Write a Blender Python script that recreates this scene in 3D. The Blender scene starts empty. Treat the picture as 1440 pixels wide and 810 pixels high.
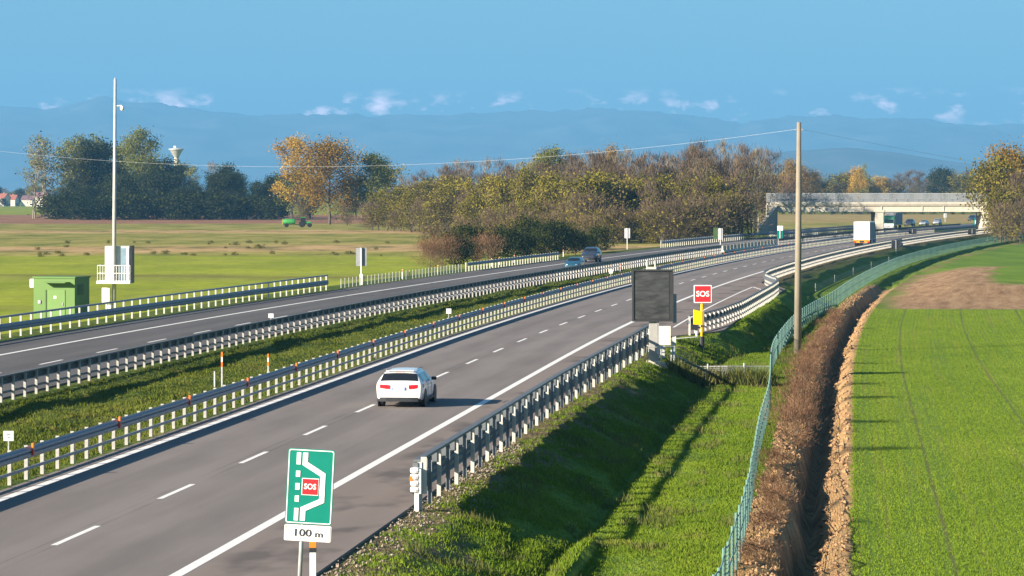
import bpy, bmesh, math, random
import numpy as np
from mathutils import Vector, Matrix, noise as mnoise

S = bpy.context.scene
COL = S.collection
rad = math.radians
F, HOR, CAMH = 4500.0, 272.0, 8.5            # focal length in photo pixels, horizon row, eye height

# ------------------------------------------------------------------ plan of the motorway
def sstep(a, b, x):
    t = min(1.0, max(0.0, (x - a) / (b - a)))
    return t * t * (3 - 2 * t)

def R(Z):
    """x of the right edge line of the near carriageway at distance Z"""
    x = -7.45 + .107 * (Z - 71.4)
    if Z > 160:
        q = min(Z, 950.0) - 160
        x += .5 * .00029 * q * q
        if Z > 950:
            x += .00029 * 790 * (Z - 950)
    return x

def dL(Z):
    return 2.3 * sstep(150, 380, Z)

def lay(Z):
    """extra paved width of the SOS lay-by"""
    return 3.7 * sstep(186, 200, Z) * (1 - sstep(282, 308, Z))

def at(px, py, z=0.0):
    """photo pixel -> point of the level z"""
    h = CAMH - z
    Z = h * F / (py - HOR)
    return Vector(((px - 720) / F * Z, Z, z))

def at_d(px, Z):
    return (px - 720) / F * Z

PROFILE = [(-40000, -.8), (-46, -.8), (-42, -.55), (-38.6, -.2), (-36.2, -.07), (-35, -.06), (-20.6, -.06), (-19.4, -.08),
           (-17.5, -.3), (-14.5, -.5), (-11.5, -.3), (-9.9, -.08), (-9.2, -.06), (3.0, -.06), (3.3, -.08), (4.4, -.18), (5.6, -.62),
           (7.0, -1.18), (7.35, -1.52), (7.75, -1.27), (8.6, -1.3), (11.3, -1.35), (11.9, -1.22), (12.5, -1.1), (13.1, -1.2), (13.4, -2.4),
           (13.62, -2.7), (13.85, -2.6), (14.1, -1.75), (14.75, -1.2), (16, -1.25), (24, -1.3), (60, -1.3), (40000, -1.3)]
PU = [p[0] for p in PROFILE]; PZ = [p[1] for p in PROFILE]

def n3(x, y, z=0.0):
    return mnoise.noise(Vector((x, y, z)))

def ground(u, Z):
    s = lay(Z)
    v = u
    if s > 0 and u > 3.0:
        if u < 3.0 + s: v = 3.0
        elif u < 10.4: v = 3.0 + (u - 3.0 - s) * 7.4 / (7.4 - s)
    if u < -19.4:
        v = u - dL(Z)
        if u > -19.4 + 0: v = u
    if 12 < v < 15:
        v += .35 * n3(Z * .11, 3.1) + .12 * n3(Z * .24, 5.5)
    z = float(np.interp(v, PU, PZ))
    if Z > 330 and u > 11.5:                        # the dug ditch runs out
        k = sstep(270, 330, Z)
        z = z * (1 - k) + k * max(z, -1.5)
    elif Z > 270 and u > 11.5:
        k = sstep(270, 330, Z)
        z = z * (1 - k) + k * max(z, -1.5)
    if u > 15 and 270 < Z < 440:
        z += 1.1 * sstep(271, 312, Z) * (1 - sstep(380, 438, Z)) * sstep(15.5, 23, u) * (1 + .3 * n3(u * .2, Z * .05, 61))
    if 3.3 < v < 7.3:
        z += (.13 * n3(u * .5, Z * .16, 2) + .12 * n3(u * 1.4, Z * .6, 5)) * min(1, (v - 3.3) / 1.2)
    if 7.3 <= v < 7.8 and Z < 95:
        z += .3 * (1 - sstep(84, 95, Z))
    if -19.0 < u < -10.4 and -19 < v < -10:
        z += .16 * n3(u * .4, Z * .12, 9) + .1 * n3(u * 1.3, Z * .5, 4)
    if 13.1 <= v < 15: z += .16 * n3(u * 1.1, Z * .28, 31) + .07 * n3(u * 2.6, Z * .6, 33)
    if 11.8 < v < 13.1:
        z += .34 * abs(n3(u * .9, Z * .4, 7)) + .14 * n3(u * 2.6, Z * .8, 1)
    return z

def G(x, Z):
    return ground(x - R(Z), Z)

# ------------------------------------------------------------------ object helpers
def link(o, parent=None):
    COL.objects.link(o)
    if parent is not None: o.parent = parent
    return o

def tag(o, label=None, cat=None, group=None, kind=None):
    if label: o["label"] = label
    if cat: o["category"] = cat
    if group: o["group"] = group
    if kind: o["kind"] = kind
    return o

def empty(name, loc=(0, 0, 0), rz=0.0, label=None, cat=None, group=None):
    o = bpy.data.objects.new(name, None); o.empty_display_size = .3
    link(o); o.location = loc; o.rotation_euler = (0, 0, rz)
    return tag(o, label, cat, group)

def mesh_obj(name, me, m=None, parent=None):
    if m is not None and not me.materials: me.materials.append(m)
    return link(bpy.data.objects.new(name, me), parent)

def copy_obj(o, parent=None):
    c = o.copy(); COL.objects.link(c); c.parent = parent
    return c

def copy_tree(o, parent=None):
    c = copy_obj(o, parent)
    for ch in KIDS(o): copy_tree(ch, c)
    return c

def KIDS(o):
    return [c for c in list(COL.objects) if c.parent == o]

class MB:
    def __init__(self): self.v = []; self.f = []; self.smooth = False
    def add(self, vs, fs):
        n = len(self.v); self.v += [tuple(p) for p in vs]; self.f += [tuple(i + n for i in q) for q in fs]
        return self
    def box(self, c, s, rz=0.0, M=None):
        x, y, z = s[0] / 2, s[1] / 2, s[2] / 2
        vs = [Vector((a, b, d)) for a in (-x, x) for b in (-y, y) for d in (-z, z)]
        m = M if M is not None else Matrix.Rotation(rz, 3, 'Z')
        vs = [m @ p + Vector(c) for p in vs]
        return self.add(vs, [(0, 1, 3, 2), (4, 6, 7, 5), (0, 4, 5, 1), (2, 3, 7, 6), (0, 2, 6, 4), (1, 5, 7, 3)])
    def tube(self, pts, r, n=6, cap=True):
        pts = [Vector(p) for p in pts]
        rs = r if isinstance(r, (list, tuple)) else [r] * len(pts)
        vs = []; fs = []
        for i, p in enumerate(pts):
            t = (pts[min(i + 1, len(pts) - 1)] - pts[max(i - 1, 0)])
            t = t.normalized() if t.length > 1e-9 else Vector((0, 0, 1))
            a = t.cross(Vector((0, 1, 0)) if abs(t.y) < .9 else Vector((1, 0, 0))).normalized(); b = t.cross(a)
            for k in range(n):
                w = 2 * math.pi * k / n
                vs.append(p + (a * math.cos(w) + b * math.sin(w)) * rs[i])
        for i in range(len(pts) - 1):
            for k in range(n):
                fs.append((i * n + k, i * n + (k + 1) % n, (i + 1) * n + (k + 1) % n, (i + 1) * n + k))
        if cap:
            fs.append(tuple(range(n - 1, -1, -1))); fs.append(tuple((len(pts) - 1) * n + k for k in range(n)))
        return self.add(vs, fs)
    def loft(self, rings, closed=True, caps=True):
        n = len(rings[0]); vs = [p for r in rings for p in r]; fs = []
        for i in range(len(rings) - 1):
            for k in range(n if closed else n - 1):
                fs.append((i * n + k, i * n + (k + 1) % n, (i + 1) * n + (k + 1) % n, (i + 1) * n + k))
        if caps and closed:
            fs.append(tuple(range(n - 1, -1, -1))); fs.append(tuple((len(rings) - 1) * n + k for k in range(n)))
        return self.add(vs, fs)
    def prism(self, poly, d0, d1, axis='y'):
        """polygon (a, b) extruded along an axis"""
        def P(a, b, d):
            return (a, d, b) if axis == 'y' else ((d, a, b) if axis == 'x' else (a, b, d))
        return self.loft([[P(a, b, d0) for a, b in poly], [P(a, b, d1) for a, b in poly]])
    def lathe(self, prof, c=(0, 0, 0), n=16, axis='z'):
        rings = []
        for r, h in prof:
            ring = []
            for k in range(n):
                w = 2 * math.pi * k / n
                a, b = r * math.cos(w), r * math.sin(w)
                q = (a, b, h) if axis == 'z' else ((h, a, b) if axis == 'x' else (a, h, b))
                ring.append((q[0] + c[0], q[1] + c[1], q[2] + c[2]))
            rings.append(ring)
        return self.loft(rings)
    def mesh(self, name):
        me = bpy.data.meshes.new(name); me.from_pydata(self.v, [], self.f)
        bm = bmesh.new(); bm.from_mesh(me); bmesh.ops.recalc_face_normals(bm, faces=bm.faces[:]); bm.to_mesh(me); bm.free()
        if self.smooth:
            me.polygons.foreach_set('use_smooth', [True] * len(me.polygons))
        me.update(); return me
    def build(self, name, m, parent=None, bevel=0.0, smooth=False):
        self.smooth = smooth
        o = mesh_obj(name, self.mesh(name), m, parent)
        if bevel:
            b = o.modifiers.new('bevel', 'BEVEL'); b.width = bevel; b.segments = 2; b.limit_method = 'ANGLE'
        return o

# ------------------------------------------------------------------ materials
class NT:
    def __init__(self, name):
        self.m = bpy.data.materials.new(name); self.m.use_nodes = True
        self.t = self.m.node_tree; self.t.nodes.clear()
        self.out = self.t.nodes.new('ShaderNodeOutputMaterial')
    def n(self, kind, **kw):
        nd = self.t.nodes.new('ShaderNode' + kind)
        for k, v in kw.items():
            if k.startswith('i_'):
                key = k[2:]; key = int(key) if key.isdigit() else key.replace('_', ' ')
                s = nd.inputs[key]
                if hasattr(v, 'is_output'): self.t.links.new(v, s)
                else: s.default_value = v
            else: setattr(nd, k, v)
        return nd
    def math(self, op, a, b=0.0, clamp=False):
        nd = self.t.nodes.new('ShaderNodeMath'); nd.operation = op; nd.use_clamp = clamp
        for i, v in enumerate((a, b)):
            if hasattr(v, 'is_output'): self.t.links.new(v, nd.inputs[i])
            else: nd.inputs[i].default_value = v
        return nd.outputs[0]
    def mix(self, f, a, b, mode='MIX'):
        nd = self.t.nodes.new('ShaderNodeMix'); nd.data_type = 'RGBA'; nd.blend_type = mode
        for s, v in ((nd.inputs[0], f), (nd.inputs[6], a), (nd.inputs[7], b)):
            if hasattr(v, 'is_output'): self.t.links.new(v, s)
            else: s.default_value = v if not isinstance(v, tuple) or len(v) == 4 else (*v, 1)
        return nd.outputs[2]
    def ramp(self, f, stops, interp='LINEAR'):
        nd = self.t.nodes.new('ShaderNodeValToRGB'); nd.color_ramp.interpolation = interp
        e = nd.color_ramp.elements
        while len(e) > 1: e.remove(e[-1])
        for i, (p, c) in enumerate(stops):
            el = e[0] if i == 0 else e.new(p)
            el.position = p
            el.color = (*c, 1) if isinstance(c, tuple) else (c, c, c, 1)
        self.t.links.new(f, nd.inputs[0]); return nd.outputs[0]
    def noise(self, vec, scale, detail=4, rough=.55, dim='3D'):
        nd = self.n('TexNoise', noise_dimensions=dim); nd.inputs['Scale'].default_value = scale
        nd.inputs['Detail'].default_value = detail; nd.inputs['Roughness'].default_value = rough
        if vec is not None: self.t.links.new(vec, nd.inputs['Vector'])
        return nd.outputs[0]
    def pos(self): return self.n('NewGeometry').outputs['Position']
    def objco(self): return self.n('TexCoord').outputs['Object']
    def uv(self):
        return self.n('UVMap', uv_map='uv').outputs[0]
    def scale(self, vec, s):
        nd = self.n('Mapping'); nd.inputs['Scale'].default_value = s; self.t.links.new(vec, nd.inputs['Vector']); return nd.outputs[0]
    def sep(self, vec):
        nd = self.n('SeparateXYZ'); self.t.links.new(vec, nd.inputs[0]); return nd.outputs
    def bump(self, h, strength, dist):
        nd = self.n('Bump'); nd.inputs['Strength'].default_value = strength; nd.inputs['Distance'].default_value = dist
        self.t.links.new(h, nd.inputs['Height']); return nd.outputs[0]
    def bsdf(self, col, rough=.8, metal=0.0, bump=None, spec=.3, coat=0.0):
        b = self.n('BsdfPrincipled')
        for key, v in (('Base Color', col), ('Roughness', rough), ('Metallic', metal), ('Specular IOR Level', spec), ('Coat Weight', coat)):
            if hasattr(v, 'is_output'): self.t.links.new(v, b.inputs[key])
            else: b.inputs[key].default_value = (*v, 1) if isinstance(v, tuple) and len(v) == 3 else v
        if bump is not None: self.t.links.new(bump, b.inputs['Normal'])
        self.t.links.new(b.outputs[0], self.out.inputs['Surface'])
        return b

def plain(name, col, rough=.6, metal=0.0, spec=.4, var=.15, scale=2.0, coat=0.0, bump=0.0):
    t = NT(name); o = t.objco()
    n = t.noise(o, scale, 6, .6)
    c = t.ramp(n, [(.3, tuple(x * (1 - var) for x in col)), (.7, tuple(min(1, x * (1 + var)) for x in col))])
    r = t.math('ADD', t.math('MULTIPLY', n, .2), rough - .1, True)
    t.bsdf(c, r, metal, t.bump(n, bump, .02) if bump else None, spec, coat)
    return t.m

M = {}
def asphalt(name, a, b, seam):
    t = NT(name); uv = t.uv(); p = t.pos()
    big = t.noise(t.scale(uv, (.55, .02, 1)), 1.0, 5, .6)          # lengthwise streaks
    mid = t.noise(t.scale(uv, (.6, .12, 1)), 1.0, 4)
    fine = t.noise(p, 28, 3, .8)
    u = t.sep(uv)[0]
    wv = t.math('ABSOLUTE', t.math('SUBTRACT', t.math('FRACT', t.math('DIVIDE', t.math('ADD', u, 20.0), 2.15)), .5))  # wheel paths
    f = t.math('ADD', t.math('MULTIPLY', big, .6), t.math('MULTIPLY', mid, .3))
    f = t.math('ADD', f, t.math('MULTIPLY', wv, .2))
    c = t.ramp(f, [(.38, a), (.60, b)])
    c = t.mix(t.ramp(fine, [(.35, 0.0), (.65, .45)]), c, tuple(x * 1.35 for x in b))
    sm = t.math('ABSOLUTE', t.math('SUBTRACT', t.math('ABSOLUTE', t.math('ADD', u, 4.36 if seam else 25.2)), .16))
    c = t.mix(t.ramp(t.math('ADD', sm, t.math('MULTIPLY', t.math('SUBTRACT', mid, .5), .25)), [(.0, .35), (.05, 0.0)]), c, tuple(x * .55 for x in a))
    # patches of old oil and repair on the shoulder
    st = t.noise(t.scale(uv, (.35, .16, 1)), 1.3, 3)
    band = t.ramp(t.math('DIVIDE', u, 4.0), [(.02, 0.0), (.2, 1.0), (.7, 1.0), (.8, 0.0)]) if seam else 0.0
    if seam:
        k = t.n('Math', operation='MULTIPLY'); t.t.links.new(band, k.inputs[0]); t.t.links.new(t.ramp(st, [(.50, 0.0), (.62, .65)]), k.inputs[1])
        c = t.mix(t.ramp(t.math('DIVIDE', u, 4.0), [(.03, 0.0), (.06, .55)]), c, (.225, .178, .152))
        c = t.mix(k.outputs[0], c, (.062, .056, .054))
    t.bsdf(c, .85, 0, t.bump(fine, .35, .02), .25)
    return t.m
M['asphalt'] = asphalt('worn_asphalt', (.120, .106, .100), (.195, .172, .162), True)
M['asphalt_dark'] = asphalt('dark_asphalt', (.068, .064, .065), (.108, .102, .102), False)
def layby_mat():
    t = NT('layby_asphalt'); uv = t.uv(); n = t.noise(t.scale(uv, (.5, .1, 1)), 1, 5); fine = t.noise(t.pos(), 28, 3, .8)
    c = t.ramp(n, [(.35, (.165, .13, .115)), (.65, (.22, .178, .158))])
    t.bsdf(t.mix(t.ramp(fine, [(.4, 0.0), (.7, .3)]), c, (.27, .235, .215)), .88, 0, t.bump(fine, .3, .02), .2); return t.m
M['layby'] = layby_mat()
def paint():
    t = NT('road_paint'); p = t.pos(); n = t.noise(p, 9, 5, .7)
    t.bsdf(t.ramp(n, [(.3, (.5, .49, .47)), (.5, (.8, .79, .77))]), .6, 0, None, .3); return t.m
M['paint'] = paint()

GREEN_D, GREEN_M, GREEN_Y = (.05, .095, .010), (.108, .176, .015), (.185, .245, .028)
def grassmat(name, a, b, c, blades, dry=(.21, .16, .06), dryk=.45, band=0.0):
    t = NT(name); p = t.pos()
    big = t.noise(t.scale(p, (.22, .10, .22)), 1.0, 4, .6)
    mid = t.noise(t.scale(p, (1.1, .5, 1.1)), 1.0, 4, .65)
    fin = t.noise(t.scale(p, (5, 2.2, 5)), 1.0, 3, .7)
    f = t.math('ADD', t.math('MULTIPLY', big, .5), t.math('ADD', t.math('MULTIPLY', mid, .35), t.math('MULTIPLY', fin, .15)))
    col = t.ramp(f, [(.34, a), (.5, b), (.66, c)])
    dm = t.noise(t.scale(p, (.5, .28, .5)), 1.3, 5, .7)
    col = t.mix(t.ramp(dm, [(.56, 0.0), (.68, dryk)]), col, dry)
    if band:
        # dry earth close to the pavement edge
        u = t.sep(t.uv())[0]
        ed = t.math('SUBTRACT', t.math('ADD', 1.0, t.math('MULTIPLY', t.math('SUBTRACT', dm, .5), 3.0)), t.math('MULTIPLY', t.math('ABSOLUTE', t.math('SUBTRACT', u, 3.4)), .36))
        col = t.mix(t.ramp(ed, [(.15, 0.0), (.6, .85)]), col, t.ramp(fin, [(.35, (.10, .07, .04)), (.65, (.24, .17, .10))]))
    if blades:
        at_ = t.n('UVMap', uv_map='uv').outputs[0]
        r = t.sep(at_)
        col = t.mix(t.ramp(r[0], [(0.0, .0), (1.0, .55)]), col, tuple(x * 1.25 for x in c))
        dif = t.n('BsdfDiffuse'); t.t.links.new(col, dif.inputs[0])
        tr = t.n('BsdfTranslucent'); t.t.links.new(col, tr.inputs[0])
        mx = t.n('MixShader'); mx.inputs[0].default_value = .3
        t.t.links.new(dif.outputs[0], mx.inputs[1]); t.t.links.new(tr.outputs[0], mx.inputs[2])
        t.t.links.new(mx.outputs[0], t.out.inputs['Surface'])
    else:
        t.bsdf(col, .95, 0, t.bump(t.math('ADD', mid, t.math('MULTIPLY', fin, .5)), .8, .25), .1)
    return t.m
M['verge'] = grassmat('verge_ground', GREEN_D, GREEN_M, GREEN_Y, False, band=1)
M['verge_blades'] = grassmat('verge_blades', GREEN_D, GREEN_M, GREEN_Y, True)
M['median'] = grassmat('median_ground', (.03, .055, .008), (.075, .11, .014), (.15, .16, .034), False, dryk=.5)
M['median_blades'] = grassmat('median_blades', (.03, .055, .008), (.075, .11, .014), (.15, .16, .034), True, dryk=.5)

def ditch_mat():
    t = NT('ditch_earth'); p = t.pos()
    a = t.noise(p, .9, 6, .7); b = t.noise(p, 5, 5, .75)
    c = t.ramp(a, [(.3, (.15, .085, .045)), (.46, (.36, .215, .105)), (.62, (.52, .34, .17))])
    c = t.mix(t.ramp(b, [(.34, .6), (.5, 0.0)]), c, (.07, .045, .028))
    u = t.sep(t.uv())[0]
    lf = t.ramp(t.math('DIVIDE', u, 20.0), [(.70, 0.0), (.715, .8)])
    c = t.mix(lf, c, t.ramp(b, [(.35, (.30, .18, .08)), (.65, (.50, .33, .16))]))
    g = t.noise(p, .6, 4, .6); 
    gk = t.n('Math', operation='MULTIPLY'); t.t.links.new(t.ramp(g, [(.55, 0.0), (.62, .8)]), gk.inputs[0]); t.t.links.new(t.ramp(t.math('DIVIDE', u, 20.0), [(.62, 1.0), (.65, .0)]), gk.inputs[1])
    c = t.mix(gk.outputs[0], c, (.07, .1, .02))
    t.bsdf(c, .95, 0, t.bump(b, .6, .18), .1); return t.m
M['ditch'] = ditch_mat()

def field_right():
    t = NT('field_right'); uv = t.uv(); s = t.sep(uv); u, Z = s[0], s[1]; p = t.pos()
    big = t.noise(t.scale(p, (.06, .025, .1)), 1, 4); mid = t.noise(t.scale(p, (.6, .3, 1)), 1, 5, .7); fin = t.noise(t.scale(p, (4, 1.6, 3)), 1, 3, .7)
    row = t.math('ABSOLUTE', t.math('SUBTRACT', t.math('FRACT', t.math('DIVIDE', t.math('ADD', u, t.math('MULTIPLY', mid, .08)), .28)), .5))
    crop = t.ramp(t.math('ADD', t.math('MULTIPLY', big, .6), t.math('MULTIPLY', mid, .4)), [(.35, (.085, .165, .012)), (.65, (.145, .225, .02))])
    crop = t.mix(t.ramp(t.noise(t.scale(uv, (1.9, .03, 1)), 1, 4, .6), [(.5, 0.0), (.66, .55)]), crop, (.235, .22, .05))
    crop = t.mix(t.ramp(t.math('ADD', row, t.math('MULTIPLY', fin, .35)), [(.22, .4), (.42, 0.0)]), crop, (.12, .115, .035))
    # tram lines of the tractor
    tl = t.math('ABSOLUTE', t.math('SUBTRACT', t.math('FRACT', t.math('DIVIDE', t.math('SUBTRACT', u, 15.4), 4.6)), .5))
    crop = t.mix(t.ramp(t.math('ADD', tl, t.math('MULTIPLY', fin, .02)), [(.014, .55), (.03, 0.0)]), crop, (.10, .085, .04))
    wob = t.math('MULTIPLY', t.math('SUBTRACT', t.noise(t.scale(p, (.08, .05, .1)), 1, 5), .5), 26.0)
    Zw = t.math('ADD', Z, wob)
    brown = t.ramp(t.noise(t.scale(uv, (.8, .12, 1)), 1, 7, .75), [(.32, (.14, .08, .042)), (.5, (.28, .175, .095)), (.68, (.38, .265, .15))])
    grass = t.ramp(t.noise(t.scale(p, (.1, .03, .1)), 1, 5, .6), [(.35, (.08, .15, .012)), (.6, (.14, .22, .02)), (.72, (.2, .17, .06))])
    far = t.mix(t.ramp(t.math('DIVIDE', Zw, 600.0), [(.62, 0.0), (.66, 1.0)]), brown, grass)
    uw = t.math('ADD', u, t.math('MULTIPLY', wob, .25))
    edge = t.ramp(t.math('DIVIDE', uw, 40.0), [(.385, 1.0), (.43, 0.0)])                 # overgrown foot of the bank
    far = t.mix(edge, far, t.mix(t.ramp(t.noise(t.scale(p, (.25, .06, .2)), 1, 5, .7), [(.42, 0.0), (.58, .9)]), grass, (.28, .18, .09)))
    notch = t.n('Math', operation='MULTIPLY')
    t.t.links.new(t.ramp(t.math('DIVIDE', uw, 60.0), [(.405, 0.0), (.43, 1.0)]), notch.inputs[0])
    t.t.links.new(t.ramp(t.math('DIVIDE', Zw, 600.0), [(.505, 0.0), (.52, 1.0)]), notch.inputs[1])
    far = t.mix(notch.outputs[0], far, grass)
    c = t.mix(t.ramp(t.math('DIVIDE', t.math('ADD', Z, t.math('MULTIPLY', wob, .06)), 600.0), [(.449, 0.0), (.452, 1.0)]), crop, far)
    t.bsdf(c, .95, 0, t.bump(fin, .5, .1), .1); return t.m
M['field_right'] = field_right()

def field_left():
    t = NT('field_left'); p = t.pos(); s = t.sep(p)
    wob = t.math('MULTIPLY', t.math('SUBTRACT', t.noise(t.scale(p, (.012, .01, .1)), 1, 6, .65), .5), 90.0)
    Y = t.math('DIVIDE', t.math('ADD', s[1], wob), 2500.0)
    n = t.noise(t.scale(p, (.09, .03, .1)), 1, 6, .7)
    g1 = t.ramp(n, [(.35, (.19, .235, .014)), (.65, (.30, .335, .026))])
    ol = t.ramp(n, [(.36, (.14, .15, .03)), (.5, (.25, .235, .05)), (.64, (.36, .29, .095))])
    tan = t.ramp(n, [(.38, (.17, .15, .045)), (.5, (.42, .28, .125)), (.68, (.50, .34, .17))])
    red = t.ramp(n, [(.35, (.22, .11, .062)), (.65, (.34, .18, .105))])
    gold = t.ramp(n, [(.35, (.27, .2, .07)), (.65, (.40, .30, .11))])
    def band(c, y0, y1, col, soft=.004):
        k = t.ramp(Y, [(y0 / 2500 - soft, 0.0), (y0 / 2500 + soft, 1.0), (y1 / 2500 - soft, 1.0), (y1 / 2500 + soft, 0.0)])
        return t.mix(k, c, col)
    st = t.noise(t.scale(p, (.006, .06, .1)), 1, 4, .6)
    c = t.mix(t.ramp(st, [(.5, 0.0), (.6, .5)]), g1, (.215, .22, .045))
    c = band(c, 355, 362, (.13, .09, .04), .0015)
    c = band(c, 500, 572, tan)
    c = band(c, 478, 500, ol); c = band(c, 572, 745, ol); c = band(c, 745, 815, tan); c = band(c, 815, 985, ol)
    c = band(c, 985, 1390, red)
    # right of the wood: stubble seen under the bridge
    right = band(g1, 830, 1010, ol); right = band(right, 1010, 1450, gold)
    k = t.ramp(t.math('DIVIDE', s[0], 200.0), [(.2, 0.0), (.25, 1.0)])
    c = t.mix(k, c, right)
    fin = t.noise(t.scale(p, (.8, .3, 1)), 1, 4, .7)
    c = t.mix(.5, c, t.ramp(fin, [(.3, .62), (.7, 1.3)]), 'MULTIPLY')
    t.bsdf(c, .95, 0, t.bump(fin, .3, .15), .1); return t.m
M['field_left'] = field_left()

def galv(name, col, rough=.5, metal=.35):
    t = NT(name); o = t.objco(); n = t.noise(o, 3, 6, .7); n2 = t.noise(t.scale(o, (9, 9, 1.2)), 1, 4)
    c = t.ramp(n, [(.3, tuple(x * .8 for x in col)), (.7, tuple(min(1, x * 1.12) for x in col))])
    c = t.mix(t.ramp(n2, [(.58, 0.0), (.75, .35)]), c, (.22, .19, .16))
    t.bsdf(c, t.math('ADD', t.math('MULTIPLY', n, .25), rough - .1), metal, None, .4); return t.m
M['galv'] = galv('galvanised_steel', (.50, .52, .54))
M['galv_beam'] = galv('weathered_beam_shaded_post', (.27, .30, .34), .5, .3)  # beam colour; on open posts it stands in for shade
M['galv_shaded'] = galv('shaded_beam_steel', (.13, .145, .165), .55, .3)  # steel darkened so the colour carries the shade on beam backs and spacers
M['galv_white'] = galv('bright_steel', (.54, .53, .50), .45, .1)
M['galv_mid'] = galv('grey_post_steel', (.40, .39, .37), .5, .2)
M['white'] = plain('white_enamel', (.78, .77, .75), .45, var=.06)
M['cream'] = plain('cream_enamel', (.78, .74, .62), .5, var=.06)
M['grey'] = plain('grey_steel', (.33, .34, .36), .5, .3)
M['lightgrey'] = plain('light_grey_steel', (.55, .56, .57), .5, .2)
M['dark'] = plain('dark_plastic', (.022, .024, .03), .5)
M['black'] = plain('tyre_rubber', (.018, .018, .02), .85, spec=.2)
M['orange'] = plain('orange_reflector', (.85, .20, .02), .35, spec=.5, var=.05)
M['redrefl'] = plain('red_reflector', (.45, .03, .02), .35, var=.05)
M['red'] = plain('sign_red', (.78, .022, .03), .4, var=.05)
M['signgreen'] = plain('sign_green', (.002, .19, .142), .38, var=.08, scale=1.2)
M['signwhite'] = plain('sign_white', (.8, .8, .79), .4, var=.04)
M['signblack'] = plain('sign_lettering', (.03, .03, .035), .5)
M['yellow'] = plain('yellow_enamel', (.86, .55, .0), .4, var=.07)
M['hut_green'] = plain('hut_green', (.088, .18, .034), .55, var=.08, scale=1.0)
M['hut_dark'] = plain('hut_vent_green', (.05, .10, .03), .6)
def concrete(name, a, b):
    t = NT(name); o = t.objco(); n = t.noise(o, .5, 7, .7); st = t.noise(t.scale(o, (2.0, 2.0, .2)), 1, 5, .6)
    c = t.ramp(n, [(.3, a), (.7, b)]); c = t.mix(t.ramp(st, [(.55, 0.0), (.75, .45)]), c, tuple(x * .6 for x in a))
    t.bsdf(c, .85, 0, t.bump(n, .3, .05), .2); return t.m
M['concrete'] = concrete('pale_concrete', (.49, .45, .37), (.63, .585, .485))
M['concrete_grey'] = concrete('grey_and_shaded_concrete', (.30, .29, .27), (.42, .41, .38))  # plain grey, and painted shade on the left bridge walls
M['polewood'] = concrete('pole_concrete', (.20, .175, .135), (.29, .255, .20))
def mesh_mat(name, col, op):
    t = NT(name)
    d = t.n('BsdfDiffuse'); d.inputs[0].default_value = (*col, 1)
    tr = t.n('BsdfTransparent'); mx = t.n('MixShader')
    uv = t.uv(); s = t.sep(uv)
    a = t.math('LESS_THAN', t.math('FRACT', t.math('DIVIDE', s[0], .05)), op * .55)
    b = t.math('LESS_THAN', t.math('FRACT', t.math('DIVIDE', s[1], .10)), op * .55)
    k = t.math('MAXIMUM', a, b)
    t.t.links.new(k, mx.inputs[0]); t.t.links.new(tr.outputs[0], mx.inputs[1]); t.t.links.new(d.outputs[0], mx.inputs[2])
    t.t.links.new(mx.outputs[0], t.out.inputs['Surface']); return t.m
M['mesh_green'] = mesh_mat('green_wire_mesh', (.13, .29, .27), .29)
M['mesh_grey'] = mesh_mat('grey_wire_mesh', (.40, .42, .42), .26)
M['mesh_parapet'] = mesh_mat('parapet_mesh', (.26, .28, .30), .7)
def screen_mat():
    t = NT('switched_off_display'); o = t.objco()
    n = t.noise(t.scale(o, (1.4, 1, 4.5)), 1.1, 5, .6); g = t.sep(o)
    dots = t.math('FRACT', t.math('MULTIPLY', g[2], 12.0))
    c = t.ramp(n, [(.35, (.026, .027, .028)), (.62, (.062, .064, .066))])
    c = t.mix(t.ramp(dots, [(.0, .25), (.2, 0.0)]), c, (.02, .02, .02))
    t.bsdf(c, .38, 0, None, .5); return t.m
M['screen'] = screen_mat()
M['screen_frame'] = plain('display_frame', (.035, .036, .038), .5)
M['carwhite'] = plain('white_car_paint', (.80, .81, .82), .22, spec=.5, var=.02, coat=.6)
M['carblack'] = plain('dark_car_paint', (.03, .035, .05), .25, spec=.5, var=.05, coat=.6)
M['carblue'] = plain('blue_car_paint', (.02, .075, .12), .25, spec=.5, var=.05, coat=.6)
M['carsilver'] = plain('silver_car_paint', (.45, .47, .5), .28, .4, var=.03, coat=.5)
M['glass'] = plain('tinted_glass', (.012, .015, .02), .08, spec=.6, var=.05)
M['tail'] = plain('tail_lamp', (.55, .012, .02), .2, spec=.6, var=.1)
M['headlamp'] = plain('head_lamp', (.7, .72, .75), .15, spec=.6)
M['plateblue'] = plain('plate_blue', (.03, .10, .45), .4)
M['chrome'] = plain('rim_alloy', (.5, .5, .52), .3, .7)
M['truckbox'] = plain('truck_box_white', (.82, .80, .78), .5, var=.03)
M['truckside'] = plain('truck_curtain_grey', (.20, .21, .24), .6, var=.15)
M['truckgreen'] = plain('truck_cab_green', (.03, .16, .09), .35, coat=.4)
M['tractor'] = plain('tractor_green', (.05, .28, .06), .45)
M['roof_red'] = plain('roof_tiles', (.36, .12, .08), .8, bump=.3)
M['roof_purple'] = plain('weathered_roof', (.22, .12, .14), .8)
M['wall'] = plain('render_wall', (.6, .56, .5), .85)
M['mastgrey'] = plain('mast_steel', (.42, .43, .44), .45, .15)
def barkm(name, a, b):
    t = NT(name); o = t.objco(); n = t.noise(t.scale(o, (6, 6, 1)), 1, 5, .7)
    t.bsdf(t.ramp(n, [(.3, a), (.7, b)]), .9, 0, None, .15); return t.m
M['bark'] = barkm('bark', (.07, .055, .045), (.16, .13, .10))
M['bark_pale'] = barkm('pale_bark', (.16, .14, .11), (.32, .29, .23))
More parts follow.
